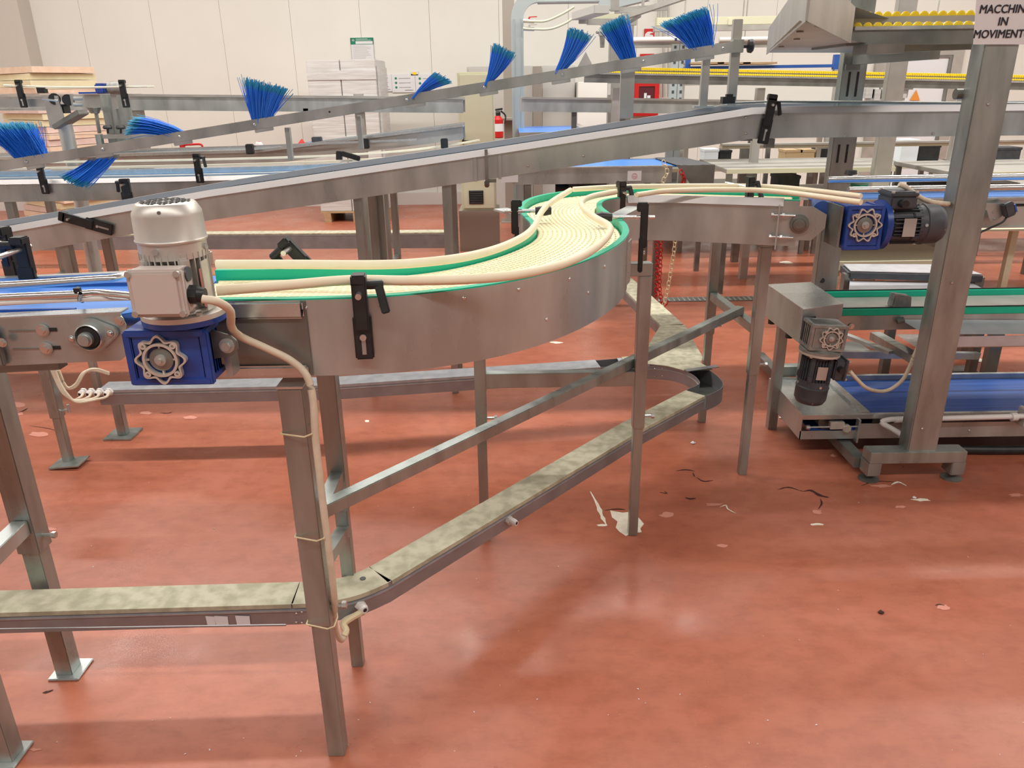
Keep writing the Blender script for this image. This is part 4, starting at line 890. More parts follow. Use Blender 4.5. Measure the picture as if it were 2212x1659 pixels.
part('side_plate', M().bb((xl, yn, .086), (xl + .24, yn + .004, .125)), 'steel', lb)
part('far_rail', M().bb((xl + .25, yf - .02, .086), (4.2, yf, ZB + .012)), 'steel', lb)
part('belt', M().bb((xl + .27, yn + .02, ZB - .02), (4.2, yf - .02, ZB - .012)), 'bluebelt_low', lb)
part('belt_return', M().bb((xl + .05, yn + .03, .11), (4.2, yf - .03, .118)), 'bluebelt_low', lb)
part('side_groove', M().bb((xl + .30, yn - .001, ZB - .043), (4.2, yn + .002, ZB - .022)), 'black', lb)
part('stop_plate', M().bb((xl + .235, yn - .02, .075), (xl + .243, yn + .01, ZB - .02)), 'steel', lb)
part('tension_rod', M().cyl((xl + .03, yn - .005, .145), (xl + .235, yn - .005, .145), .004, n=8).cyl((xl + .02, yn - .005, .145), (xl + .035, yn - .005, .145), .010, n=8), 'steel_bright', lb)
part('bearing_block', M().bb((xl + .12, yn - .012, .135), (xl + .18, yn + .01, .168)).cyl((xl + .19, yn - .02, .14), (xl + .19, yn, .14), .018, n=10), 'cast_alu', lb, bev=.002)
part('roller', M().cyl((xl + .12, yn + .03, .15), (xl + .12, yf - .03, .15), .035, n=20), 'steel_dark', lb, sm=True)
bolt(lb, AY(2093, 930, yn), .006, dome=True)
for x_ in (xl + .5, 3.2):
    for y_ in (yn + .05, yf - .05): part('low_foot', M().cyl((x_, y_, 0), (x_, y_, .09), .02, n=10), 'steel_dark', lb)
pw = thing('white_pipe', 'white plastic pipe elbow along the side of the lowest blue conveyor', 'pipe', tuple(AY(1912, 912, yn - .03)))
a = AY(1905, 913, yn - .035)
part('pipe', M().tube(smooth([AY(1952, 942, yn - .10), AY(1930, 928, yn - .06), a, AY(1925, 906, yn - .035), AY(1960, 906, yn - .035), AY(2210, 899, yn - .035)], 5), .0115, 12), 'whiteplastic', pw, sm=True)
part('coupling', M().cyl(AY(1932, 907, yn - .035), AY(1952, 906, yn - .035), .014, n=14).cyl(AY(2184, 901, yn - .035), AY(2196, 900, yn - .035), .018, n=14), 'whiteplastic', pw, sm=True)
part('wall_flange', M().box(AY(2210, 900, yn - .02), (.02, .06, .08)), 'cast_alu', pw, bev=.004)
cable('shadow_tube', 'black tube standing in for the shadow on the floor under the lowest blue conveyor', [V((1.75, 3.0, .02)), V((2.2, 2.97, .02)), V((3.2, 3.0, .02))], .02, 'black')  # no real hose: black tube drawn as the shadow beneath the low conveyor

# ---- table frames and sheets behind
tb2 = thing('steel_table', 'low stainless table with a dark frame behind the green-edged conveyor', 'table', (2.1, 4.2, 0))
a, b, c, d = AZ(1838, 585, .5), AZ(2122, 592, .5), AZ(2060, 571, .5), AZ(1822, 570, .5)
part('table_top', M().add([a, b, c, d] + [p - UP * .004 for p in (a, b, c, d)], [(0, 1, 2, 3), (7, 6, 5, 4), (0, 4, 5, 1), (1, 5, 6, 2), (2, 6, 7, 3), (3, 7, 4, 0)]), 'white_sheet', tb2)
part('frame', M().bar(a - UP * .025, b - UP * .025, .03, .035).bar(a - UP * .075, b - UP * .075, .03, .02).bar(d - UP * .03, a - UP * .03, .03, .04), 'motorgrey', tb2)
part('leg', M().bb(a + V((-.03, 0, -.5)), a + V((.02, .05, -.02))), 'steel_dark', tb2); part('leg', M().bb(b + V((-.03, 0, -.5)), b + V((.02, .05, -.02))), 'steel_dark', tb2)
s2 = thing('steel_sheet', 'pale stainless sheet sloping in front of the low dark-framed table', 'sheet', (2.0, 3.75, 0))
part('sheet', M().add([AZ(1832, 640, .47), AZ(2160, 642, .47), AZ(2090, 606, .44), AZ(1836, 606, .44)], [(0, 1, 2, 3)]), 'white_sheet', s2)
part('support', M().bb((1.9, 3.7, 0), (1.94, 3.74, .44)), 'steel_dark', s2); part('support', M().bb((2.35, 3.7, 0), (2.39, 3.74, .44)), 'steel_dark', s2)
op = thing('machine_skirt', 'olive grey sheet skirt below the conveyor behind the sign post', 'cover', (2.6, 5.0, 0))
a, b = AY(1792, 505, 4.8), AY(2090, 562, 4.8)
part('panel', M().bb((a.x, 4.8, b.z), (b.x, 4.83, a.z)), 'olive', op); part('lower_trim', M().bb((a.x, 4.78, b.z - .05), (b.x, 4.8, b.z + .005)), 'cabcream', op)
part('top', M().bb((a.x - .35, 4.8, a.z), (b.x + .35, 5.5, a.z + .012)), 'cabcream', op)
for x_ in (a.x + .1, b.x + .30): part('leg', M().bb((x_ - .02, 4.85, 0), (x_ + .02, 4.89, a.z)), 'cabcream', op); 
def table(name, label, x0, x1, y0, y1, z, mt='steel_far', legs=True, shelf=None, under=None, th=.03):
    r = thing(name, label, 'table', ((x0 + x1) / 2, (y0 + y1) / 2, 0))
    part('table_top', M().bb((x0, y0, z - th), (x1, y1, z)), mt, r, bev=.003)
    for a in (x0 + .03, x1 - .03):
        for b in (y0 + .03, y1 - .03): part('leg', M().bb((a - .02, b - .02, 0), (a + .02, b + .02, z - th)), 'steel_dark', r)
    part('front_edge', M().bb((x0, y0 - .012, z - th), (x1, y0, z + .002)), 'cabcream', r)
    if shelf: part('shelf', M().bb((x0 + .03, y0 + .03, shelf), (x1 - .03, y1 - .03, shelf + .02)), mt, r)
    return r
table('steel_table', 'stainless work table with a bright front edge behind the slotted column', 1.58, 2.80, 5.75, 6.6, .93, shelf=.70)
table('steel_table', 'stainless work table at far right behind the sign post', 3.05, 4.3, 5.4, 6.3, .92, shelf=.62)
table('steel_table', 'dark topped bench behind the last conveyor right of the paper sheet', 1.35, 2.78, 7.2, 8.0, .80, 'steel_dark', shelf=.3)
table('steel_table', 'higher dark bench far behind the paper note', 1.2, 2.7, 8.2, 8.9, 1.02, 'steel_dark', shelf=.5)
table('steel_table', 'raised grey bench far behind at right between the two columns', 2.84, 4.18, 7.2, 8.0, .80, shelf=.3)
table('steel_table', 'grey bench close to the wall at the far right', 4.25, 5.6, 7.0, 7.8, .80, shelf=.3)
def sbox(name, label, cat, x, y, z, sx, sy, sz, mt, group=None):
    r = thing(name, label, cat, (x, y, z), group); part('body', M().bb((x - sx / 2, y - sy / 2, z), (x + sx / 2, y + sy / 2, z + sz)), mt, r, bev=.004)
    part('rim', M().ring([(-sx / 2 - .004, -sy / 2 - .004), (sx / 2 + .004, -sy / 2 - .004), (sx / 2 + .004, sy / 2 + .004), (-sx / 2 - .004, sy / 2 + .004)], [(-sx / 2 + .01, -sy / 2 + .01), (sx / 2 - .01, -sy / 2 + .01), (sx / 2 - .01, sy / 2 - .01), (-sx / 2 + .01, sy / 2 - .01)], (x, y, z + sz - .02), (1, 0, 0), (0, 1, 0), .022), mt, r)
    return r
def onp(px, py, y): return AY(px, py, y)
for i, (px, py, y, sx, sz, mt_, lab) in enumerate([
    (1705, 343, 7.5, .15, .13, 'card', 'small brown carton on the dark bench left of the slotted column'), (1735, 343, 7.5, .13, .13, 'card', 'second small brown carton on the dark bench beside the slotted column'),
    (1585, 392, 5.9, .14, .07, 'greenplastic', 'green crate edge showing above the S-conveyor rails'), (1870, 392, 5.95, .16, .07, 'greenplastic', 'green crate under the table right of the slotted column'),
    (1772, 352, 7.6, .12, .13, 'black', 'black crate just left of the slotted column'), (1992, 352, 7.7, .20, .14, 'black', 'black crate on the bench left of the sign post'), (2010, 405, 6.0, .28, .16, 'black', 'black crate under the table left of the sign post'),
    (1950, 352, 7.6, .16, .20, 'doorwhite', 'white crate left of the sign post on the far bench'), (2160, 352, 7.3, .22, .14, 'motorgrey', 'dark grey crate on the bench right of the sign post'), (1530, 352, 7.6, .13, .14, 'doorwhite', 'white crate at the left end of the dark bench'), (1560, 352, 7.6, .11, .13, 'black', 'black crate beside the white one on the dark bench'),
    (2150, 430, 6.2, .2, .12, 'steel_dark', 'dark crate under the table right of the sign post'), (1695, 395, 6.1, .16, .13, 'black', 'black crate under the bright edged table')]):
    q = onp(px, py, y)
    q.z = {1585: .72, 1870: .72, 2010: .64, 1695: .72, 2150: .64, 2160: .80, 1992: .80, 1950: .80, 1772: .80, 1705: .80, 1735: .80, 1530: .80, 1560: .80}[px]
    sbox('crate' if mt_ != 'card' else 'carton', lab, 'crate' if mt_ != 'card' else 'box', q.x, q.y, q.z, sx, .2, sz, mt_)
# small conveyor behind with blue belt and paper note
k2 = thing('belt_conveyor', 'background conveyor with pale blue belt behind the S-bend', 'conveyor', (.5, 5.2, 0))
part('belt', M().bb((-.05, 4.98, 1.028), (1.08, 5.45, 1.034)), 'bluebelt', k2)
part('side_plate', M().bb((.02, 4.95, .935), (1.02, 4.955, 1.03)), 'steel', k2); part('edge_flange', M().bb((.02, 4.945, 1.03), (1.02, 4.975, 1.038)), 'steel_bright', k2)
part('side_plate', M().bb((.02, 5.45, .935), (1.02, 5.455, 1.04)), 'steel', k2)
part('end_shield', M().prism([(0, 0), (.24, .0), (.24, -.12), (.10, -.12)], (1.04, 4.93, 1.04), (1, 0, 0), (0, 0, 1), -.003), 'steel_dark', k2)
part('shield_top', M().add([V((1.04, 4.93, 1.042)), V((1.28, 4.93, 1.042)), V((1.20, 5.5, 1.042)), V((1.0, 5.5, 1.042))], [(0, 1, 2, 3)]), 'motorgrey', k2)
for x_ in (.12, .95):
    for y_ in (4.98, 5.42): part('leg', M().bb((x_ - .02, y_ - .02, 0), (x_ + .02, y_ + .02, .94)), 'steel_dark', k2)
part('shelf_bar', M().bb((.14, 4.97, .80), (.93, 4.99, .82)), 'steel_dark', k2)
part('dark_drive', M().bb((.38, 5.0, .86), (.62, 5.2, .93)).cyl((.30, 5.1, .89), (.40, 5.1, .89), .03, n=12), 'black', k2)
nt_ = thing('paper_note', 'white paper note with a faint pink ring stuck on the background conveyor', 'note', tuple(AY(1371, 381, 4.944)))
a, b = AY(1355, 391, 4.944), AY(1386, 369, 4.944)
part('sheet', M().bb((a.x, 4.942, a.z), (b.x, 4.944, b.z)), 'paper', nt_)
cc = (a + b) / 2; part('pink_ring', M().ring([(math.cos(t * PI / 12) * .017, math.sin(t * PI / 12) * .017) for t in range(24)], [(math.cos(t * PI / 12) * .014, math.sin(t * PI / 12) * .014) for t in range(24)], (cc.x, 4.9415, cc.z), (1, 0, 0), (0, 0, 1), .0004).bar((cc.x - .012, 4.941, cc.z), (cc.x + .012, 4.941, cc.z - .004), .0005, .003), 'pinkpen', nt_)
nt2 = thing('paper_note', 'blank white paper hanging below the inclined conveyor joint', 'note', tuple(AY(1100, 380, 4.9)))
a, b = AY(1082, 394, 4.94), AY(1119, 370, 4.94); part('sheet', M().bb((a.x, 4.938, a.z), (b.x, 4.94, b.z)), 'paper', nt2)
part('tape', M().bb((a.x, 4.936, b.z - .008), (b.x, 4.94, b.z + .004)), 'paper', nt2)
# cream machine beams under the level conveyor
mb = thing('machine_beam', 'cream painted beam running behind the level conveyor at right', 'beam', (2.4, 6.9, 0))
a, b = AY(1560, 322, 6.9), AY(2260, 305, 6.9)
part('beam', M().bb((a.x, 6.9, a.z), (b.x + .5, 7.0, b.z)), 'cabcream', mb); part('flange', M().bb((a.x, 6.88, b.z), (b.x + .5, 6.98, b.z + .015)), 'steel_far', mb)
for x_ in (a.x + .2, b.x + .2): part('leg', M().bb((x_ - .03, 6.9, 0), (x_ + .03, 6.96, a.z)), 'steel_dark', mb)

# ---- chains
def link(L=.034, W=.020, r=.0032):
    pts = []
    for i in range(15):
        t = 2 * PI * i / 14; pts.append(V((math.cos(t) * W / 2, 0, math.sin(t) * W / 2 + (L - W) / 2 * (1 if math.sin(t) > .01 else (-1 if math.sin(t) < -.01 else 0)))))
    return M().tube(pts, r, 6)
def chain(label, pts, mt, y, step=.026, name='plastic_chain', twist=0):
    P = smooth([AY(p[0], p[1], y) for p in pts], 6); r = thing(name, label, 'chain', tuple(P[0])); ac = 0; nx = 0; i = 0
    for a, b in zip(P[:-1], P[1:]):
        L_ = (b - a).length
        while nx <= ac + L_ and L_ > 0:
            q_ = a.lerp(b, (nx - ac) / L_); d = (b - a).normalized(); piece('link', ('lk', mt), link, mt, r, q_, (0, math.atan2(d.x, d.z), 0) if i % 2 == 0 else (0, math.atan2(d.x, d.z), 0)); 
            if i % 2: r.children[-1].rotation_euler = (0, math.atan2(d.x, d.z), 0)
            nx += step; i += 1
        ac += L_
    k_ = 0
    for ch in r.children:
        if k_ % 2:
            e = ch.rotation_euler.copy(); ch.rotation_mode = 'XYZ'; mtx = Matrix.Rotation(e.y, 3, 'Y') @ Matrix.Rotation(PI / 2 - .5, 3, 'Z'); ch.rotation_euler = mtx.to_euler()
        k_ += 1
    return r
chain('white plastic chain hanging in a long loop behind the S-conveyor', [(1434, 352), (1441, 372), (1432, 398), (1445, 440), (1458, 500), (1456, 540), (1450, 580), (1443, 620), (1436, 650), (1427, 669), (1420, 662)], 'tie', 4.9, .028)
chain('red plastic chain hanging beside the white one, left strand', [(1472, 372), (1476, 390), (1450, 440), (1421, 505), (1419, 560), (1418, 610), (1418, 650), (1424, 664)], 'red', 4.92, .026)
chain('red plastic chain hanging beside the white one, right strand', [(1428, 505), (1427, 560), (1425, 610), (1427, 640), (1434, 662), (1441, 650)], 'red', 4.95, .026)

# ================================================================== TOP RIGHT: YELLOW ROLLER TRACKS AND HOOD
ZR = 1.626
N_, L_, R_ = AZ(1742, 45, ZR), AZ(1655, 118, ZR), AZ(1838, 93, ZR)
hH = .108
hd = thing('sheet_hood', 'folded stainless hood corner at the left end of the near yellow roller track', 'cover', (N_.x, N_.y, ZR))
part('side_panel', wall(L_, N_, ZR, ZR + hH), 'steel_far', hd); part('side_panel', wall(N_, R_, ZR, ZR + hH), 'steel_far', hd)
X_ = AZ(1990, 118, ZR)
part('under_panel', M().add([L_ + V((0, 0, .008)), N_ + V((.02, .10, .008)), R_ + V((0, 0, .008)), V((X_.x, X_.y, ZR + .008))], [(0, 3, 2, 1)]), 'steel_far', hd)
part('top_panel', M().add([L_ + V((0, 0, hH)), N_ + V((0, 0, hH)), R_ + V((0, 0, hH)), V((X_.x, X_.y, ZR + hH))], [(0, 1, 2, 3)]), 'steel_far', hd)
for px, py in ((1688, 102), (1721, 86), (1728, 70)): q = AZ(px, py, ZR + .004); part('bolt', M().cyl(q, q + UP * .003, .010, n=10), 'steel_dark', hd)
part('inner_bracket', M().bb((1.25, 2.9, ZR - .03), (1.38, 3.02, ZR + .0)), 'steel_dark', hd)
def wheel(r_=.0175, wd=.012): return lambda: M().lathe([(0, r_ * .7), (wd * .2, r_), (wd * .8, r_), (wd, r_ * .7)], (0, -wd / 2, 0), (0, 1, 0), 14)
ry_ = thing('roller_track', 'near roller track with two rows of round yellow wheels', 'roller conveyor', (1.6, 3.05, ZR))
a, b = AY(1840, 93, 3.0), AY(2110, 97, 3.0)
x0 = a.x; x1 = 3.4; zt = AY(1850, 63, 3.0).z
part('front_rail', M().bb((x0, 3.0, ZR), (x1, 3.006, zt)), 'steel_dark', ry_); part('rail_lip', M().bb((x0, 2.99, zt - .004), (x1, 3.012, zt + .008)), 'steel_bright', ry_, bev=.002)
zt2 = AY(1850, 39, 3.32).z
part('back_rail', M().bb((x0, 3.29, AY(1850, 50, 3.29).z), (x1, 3.30, zt2 + .002)), 'steel_far', ry_); part('end_cap', M().bb((x0 - .02, 3.0, ZR), (x0, 3.335, zt2)), 'steel_dark', ry_)
part('under_brace', M().bar(AY(1850, 108, 3.1), AY(2130, 98, 3.1), .03, .025).bar((1.36, 3.02, ZR - .01), (1.52, 3.3, ZR - .01), .05, .01), 'steel_dark', ry_)
part('rear_support', M().bar((1.72, 3.35, ZR - .02), (1.72, 4.1, ZR - .02), .04, .04), 'steel_dark', ry_)
x_ = x0 + .02
while x_ < 2.0: 
    piece('yellow_wheel', ('yw',), wheel(), 'yellow', ry_, (x_, 3.02, zt + .006)); piece('yellow_wheel', ('yw',), wheel(), 'yellow', ry_, (x_ + .015, 3.31, zt2 + .004)); x_ += .036
rf = thing('roller_track', 'far long roller track with two thin rows of small yellow wheels', 'roller conveyor', (2.5, 6.4, 0))
a, b = AY(1250, 146, 6.4), AY(2260, 166, 6.4); a2, b2 = AY(1250, 155, 6.2), AY(2260, 175, 6.2)
part('front_rail', M().bar(AY(1262, 168, 6.18), AY(2300, 186, 6.18), .02, .065), 'steel_dark', rf); part('rail_lip', M().bar(AY(1262, 158, 6.17), AY(2300, 179, 6.17), .03, .012), 'steel_bright', rf)
part('back_rail', M().bar(a + V((0, .03, -.02)), b + V((0, .03, -.02)), .02, .02), 'steel_far', rf)
wm = M()
for (p, q_) in ((a, b), (a2, b2)):
    n_ = 210
    for i in range(n_): c_ = p.lerp(q_, i / n_); wm.cyl(c_ + V((0, -.008, 0)), c_ + V((0, .008, 0)), .0105, n=8)
part('yellow_wheels', wm, 'yellow', rf, kind='stuff')
for px in (1330, 1640, 2080): c_ = AY(px, 190, 6.3); part('leg', M().bb((c_.x - .03, 6.24, 0), (c_.x + .03, 6.30, c_.z)), 'steel_far', rf)
part('end_bracket', M().prism([(-.09, 0), (.09, 0), (.0, .16)], AY(1264, 162, 6.2), (1, 0, 0), (0, 0, 1), .01), 'steel_far', rf)
fb = thing('blue_beam', 'dark blue rack beam with brown planks on it above the far roller track', 'beam', tuple(AY(1700, 145, 8.2)))
part('beam', M().bb(AY(1480, 150, 8.2), AY(1815, 139, 8.3)), 'bluebelt_low', fb); part('beam_end', M().bb(AY(1480, 156, 8.2), AY(1490, 128, 8.25)).bb(AY(1800, 150, 8.2), AY(1812, 118, 8.25)), 'bluebelt_low', fb)
for i, (p0_, p1_) in enumerate(((1492, 1545), (1550, 1600), (1605, 1655))): part('plank', M().bb(AY(p0_, 139, 8.15), AY(p1_, 136, 8.5)), 'wood', fb)
for px in (1483, 1806): c_ = AY(px, 150, 8.22); part('upright', M().bb((c_.x - .02, 8.2, 0), (c_.x + .02, 8.26, c_.z)), 'steel_far', fb)

# ================================================================== LEFT BACKGROUND
bcz = 1.045
pc = smooth([(-4.6, 4.80, bcz), (-3.0, 4.83, bcz), (-1.9, 4.86, bcz), (-1.15, 5.00, bcz), (-.65, 5.35, bcz), (-.35, 5.85, bcz), (-.1, 6.5, bcz)], 5)
bk = thing('belt_conveyor', 'background conveyor with light blue belt curving away behind the inclined conveyor at left', 'conveyor', (-2.5, 4.85, 0))
part('side_plate', M().sweep(pc, rect(-.232, -.228, -.125, -.02)), 'steel', bk, sm=True); part('side_plate', M().sweep(pc, rect(.228, .232, -.125, -.0)), 'steel', bk, sm=True)
part('edge_rail', M().sweep(pc, [(-.246, -.024), (-.21, -.024), (-.21, 0), (-.226, 0)]), 'rail_white', bk); part('edge_rail', M().sweep(pc, rect(.218, .238, -.022, .01)), 'steel_bright', bk)
part('belt', M().sweep(pc, rect(-.215, .215, -.03, -.024)), 'bluebelt_pale', bk)
part('wear_line', M().sweep(pc, rect(.02, .07, -.02, -.012)), 'steel_far', bk)
part('guide_rail', M().sweep(pc, rect(-.12, -.105, .045, .058)), 'cream', bk, sm=True); part('guide_rail', M().sweep(pc, rect(.14, .155, .06, .072)), 'cream', bk, sm=True)
for px, py in ((95, 390), (430, 366)): clamp(bk, AY(px, py, 4.59) , (0, -1, 0), h=.15, w=.045, rod=.08, lever=px > 200)
part('rail_clamp', M().bar(AY(733, 326, 4.95), AY(733, 350, 4.95), .035, .04, V((0, 1, 0))).bar(AY(738, 331, 4.93), AY(778, 343, 4.93), .03, .03), 'black', bk, bev=.004)
for x_, yo in ((-2.95, 0), (-.80, .40)):
    for y_ in (4.64 + yo, 5.04 + yo): part('leg', M().bb((x_ - .022, y_ - .022, 0), (x_ + .022, y_ + .022, .93)), 'steel_leg', bk)
    part('cross_bar', M().bar((x_, 4.64 + yo, .4), (x_, 5.04 + yo, .4), .03, .03), 'steel_leg', bk)
clamp(ic, AY(272, 418, 4.24), (0, 1, 0), h=.13, w=.06, rod=.04)
bk2 = thing('belt_conveyor', 'narrow far conveyor rising to the right towards the cream cabinet', 'conveyor', (-2.4, 5.9, 0))
P2 = [AY(-100, 345, 5.9), AY(240, 335, 5.9), AY(560, 326, 5.9), AY(1000, 270, 5.9)]
iz2 = [(p.x, p.z) for p in P2]
part('side_plate', vsweep(5.9, 5.905, iz2, -.10, 0), 'steel_far', bk2); part('edge_rail', vsweep(5.88, 5.92, iz2, -.01, .012), 'steel_bright', bk2)
part('side_plate', vsweep(6.15, 6.155, iz2, -.10, .01), 'steel_far', bk2); part('belt', vsweep(5.92, 6.15, iz2, -.02, -.012), 'greybelt', bk2)
part('guide_rail', vsweep(5.80, 5.81, [(AY(-100, 338, 5.8).x, AY(-100, 338, 5.8).z), (AY(560, 318, 5.8).x, AY(560, 318, 5.8).z), (AY(900, 304, 5.8).x, AY(900, 304, 5.8).z)], 0, .014), 'steel_bright', bk2)
for px, py in ((540, 322), (790, 310), (960, 310)): part('rail_clamp', M().box(AY(px, py, 5.78), (.05, .05, .07)), 'black', bk2, bev=.005)
for px in (300, 780): c_ = AY(px, 340, 5.95); part('leg', M().bb((c_.x - .02, 5.93, 0), (c_.x + .02, 5.97, c_.z - .05)), 'steel_leg', bk2)
for px in (735, 715): pass
rc = thing('bin_lid', 'small red cone shaped cover on the far rising conveyor', 'cover', tuple(AY(650, 318, 5.99)))
part('cone', M().cyl(AY(652, 317, 6.0), AY(652, 300, 6.0), .045, .004, n=4), 'red', rc)
part('base', M().box(AY(652, 318, 6.0), (.1, .08, .006)), 'red', rc)
rb = thing('grab_handle', 'red handle below the brush rail at left', 'handle', tuple(AY(412, 318, 5.85)))
part('bar', M().tube(smooth([AY(388, 322, 5.85), AY(396, 314, 5.85), AY(415, 312, 5.85), AY(434, 312, 5.85), AY(438, 320, 5.85)], 4), .008, 8), 'red', rb, sm=True); part('mount', M().box(AY(394, 316, 5.85), (.03, .03, .04)), 'red', rb)
ml = thing('gearmotor', 'small dark blue motor on the far rising conveyor', 'motor', tuple(AY(690, 310, 6.0)))
part('body', M().cyl(AY(668, 315, 6.02), AY(725, 312, 6.02), .03, n=14), 'bluebelt_low', ml, sm=True); part('terminal_box', M().box(AY(685, 303, 6.02), (.07, .06, .05)), 'motorgrey', ml, bev=.005)
dm = thing('signal_dome', 'small white dome with red top behind the rail clamp at left centre', 'lamp', tuple(AY(560, 313, 5.95)))
part('dome', M().lathe([(0, .028), (.02, .028), (.035, .018), (.036, .001)], AY(560, 317, 5.95), (0, 0, 1), 14), 'whiteplastic', dm, sm=True); part('cap', M().lathe([(0, .012), (.008, .012), (.0085, .001)], AY(560, 308, 5.95), (0, 0, 1), 10), 'red', dm)
# far straight rail
fr = thing('belt_conveyor', 'far straight conveyor frame running level across the left half', 'conveyor', (-2, 6.5, 0))
pts = [(AY(px, py, 6.5).x, AY(px, py, 6.5).z) for px, py in ((-150, 206), (310, 205), (1000, 211))]
part('side_plate', vsweep(6.5, 6.505, pts, -.115, -.01), 'steel', fr); part('edge_rail', vsweep(6.485, 6.53, pts, -.012, .006), 'steel_far', fr)
part('side_plate', vsweep(6.8, 6.805, pts, -.115, 0), 'steel_far', fr); part('belt', vsweep(6.53, 6.80, pts, -.02, -.012), 'greybelt', fr)
for px in (778, 280, 300): c_ = AY(px, 260, 6.55); part('leg', M().bb((c_.x - .035, 6.53, 0), (c_.x + .035, 6.60, c_.z + .2)), 'steel_far', fr)
part('under_clip', M().bb(AY(655, 240, 6.5), AY(668, 234, 6.54)), 'black', fr)
fr2 = thing('belt_conveyor', 'far level conveyor frame behind the blue-grey duct and the fire cabinet', 'conveyor', (1, 6.7, 0))
pts2 = [(AY(px, py, 6.5).x, AY(px, py, 6.5).z) for px, py in ((1128, 211), (1322, 213), (1645, 218))]
part('side_plate', vsweep(6.5, 6.505, pts2, -.105, -.008), 'steel', fr2); part('edge_rail', vsweep(6.485, 6.53, pts2, -.01, .006), 'steel_far', fr2); part('side_plate', vsweep(6.8, 6.805, pts2, -.105, 0), 'steel_far', fr2)
part('belt', vsweep(6.53, 6.80, pts2, -.02, -.012), 'greybelt', fr2); part('end_cap', M().bb((pts2[0][0] - .006, 6.5, pts2[0][1] - .105), (pts2[0][0], 6.805, pts2[0][1])), 'steel_far', fr2)
for px in (1240, 1345): c_ = AY(px, 250, 6.6); part('leg', M().bb((c_.x - .02, 6.58, 0), (c_.x + .02, 6.62, 1.33)), 'steel_dark', fr2)
pl = thing('belt_conveyor', 'pale blue flat belt table behind the inclined conveyor, right of the blue-grey duct', 'conveyor', (.4, 7.6, 0))
a, b = AY(1122, 290, 7.3), AY(1262, 290, 7.3)
part('belt', M().bb((a.x, 7.3, a.z), (b.x, 8.6, a.z + .01)), 'bluebelt', pl); part('frame', M().bb((a.x, 7.28, a.z - .1), (b.x, 7.3, a.z + .015)).bb((b.x, 7.28, a.z - .1), (b.x + .06, 8.6, a.z + .03)), 'steel_far', pl)
for x_ in (a.x + .06, b.x - .06): part('leg', M().bb((x_ - .02, 7.4, 0), (x_ + .02, 7.44, a.z - .1)), 'steel_dark', pl)

# left stand with chute, column, knobs, guide rods
st = thing('machine_stand', 'round steel column carrying an angled chute and roller head at far left', 'stand', tuple(AZ(150, 420, 0)))
c_ = AY(138, 260, 5.3)
ORG_c = V((c_.x, 5.3, 0)); st.location = ORG_c; ORG[st] = ORG_c
part('column', M().cyl((c_.x, 5.3, 0), (c_.x, 5.3, 1.36), .045, n=20), 'steel', st, sm=True)
q = AY(93, 207, 5.2)
part('chute_side', M().prism([(0, .0), (.09, 0), (.10, -.13), (.03, -.20), (0, -.19)], q, (1, 0, 0), (0, 0, 1), -.012), 'steel_far', st)
part('chute_floor', M().bar(q + V((.02, .06, -.19)), q + V((.20, .06, -.10)), .13, .03), 'steel_dark', st, bev=.003)
part('side_beam', M().bb(AY(-150, 234, 5.22), AY(115, 213, 5.26)), 'steel', st); part('beam_lip', M().bb(AY(-150, 213, 5.2), AY(90, 209, 5.28)), 'steel_bright', st)
part('black_underside', M().bb(AY(-150, 240, 5.24), AY(85, 235, 5.5)), 'black', st)
part('roller_head', M().cyl(AY(118, 214, 5.2), AY(118, 214, 5.5), .035, n=16).cyl(AY(147, 216, 5.2), AY(147, 216, 5.5), .035, n=16).bb(AY(115, 245, 5.22), AY(150, 225, 5.3)), 'black', st)
part('rod', M().cyl(AY(92, 214, 5.15), AY(125, 218, 5.15), .006, n=8), 'steel_bright', st)
part('side_rollers', M().cyl(AY(160, 213, 5.2), AY(180, 213, 5.2), .012, n=10).cyl(AY(160, 226, 5.2), AY(180, 226, 5.2), .012, n=10).bb(AY(155, 229, 5.2), AY(159, 203, 5.23)), 'steel', st)
for zz, dy in ((0, 0), (.02, .1)):
    part('guide_rod', M().tube(smooth([AY(8, 184 + dy * 10, 5.2 + dy), AY(110, 188 + dy * 30, 5.2 + dy), AY(220, 188 + dy * 10, 5.2 + dy), AY(318 + dy * 150, 187, 5.2 + dy)], 5), .005, 6), 'cream', st, sm=True)
for px, py in ((48, 205), (270, 205)): clamp(st, AY(px, py, 5.18), (0, -1, 0), h=.15, w=.045, rod=.06, lever=False)
part('rail_clamp', M().box(AY(91, 194, 5.3), (.05, .04, .04)), 'black', st)
s2_ = thing('height_stand', 'far left adjustable stand with two round black knobs and uprights', 'stand', tuple(AZ(240, 400, 0)))
c0 = AY(240, 300, 6.2); s2_.location = (c0.x, 6.2, 0); ORG[s2_] = V((c0.x, 6.2, 0))
for px, w_, t_ in ((240, .055, 204), (257, .03, 235), (278, .075, 205)): c_ = AY(px, 280, 6.2); part('upright', M().bb((c_.x - w_ / 2, 6.18, 0 if px == 278 else 1.02), (c_.x + w_ / 2, 6.23, AY(px, t_, 6.2).z)), 'steel_leg', s2_)
c_ = AY(215, 300, 6.1); part('short_upright', M().bb((c_.x - .02, 6.08, 1.02), (c_.x + .02, 6.12, AY(215, 290, 6.1).z)), 'steel_leg', s2_)
part('threaded_rod', M().cyl(AY(207, 240, 6.1), AY(215, 288, 6.1), .014, n=8).cyl(AY(205, 245, 6.1), AY(203, 232, 6.1), .03, .05, n=10), 'steel_dark', s2_)
part('cross_rail', M().bb(AY(212, 300, 6.1), AY(345, 289, 6.14)), 'steel_far', s2_)
part('base_rail', M().bb((AY(205, 330, 6.1).x, 6.06, .98), (AY(300, 330, 6.1).x, 6.24, 1.03)), 'steel_far', s2_)
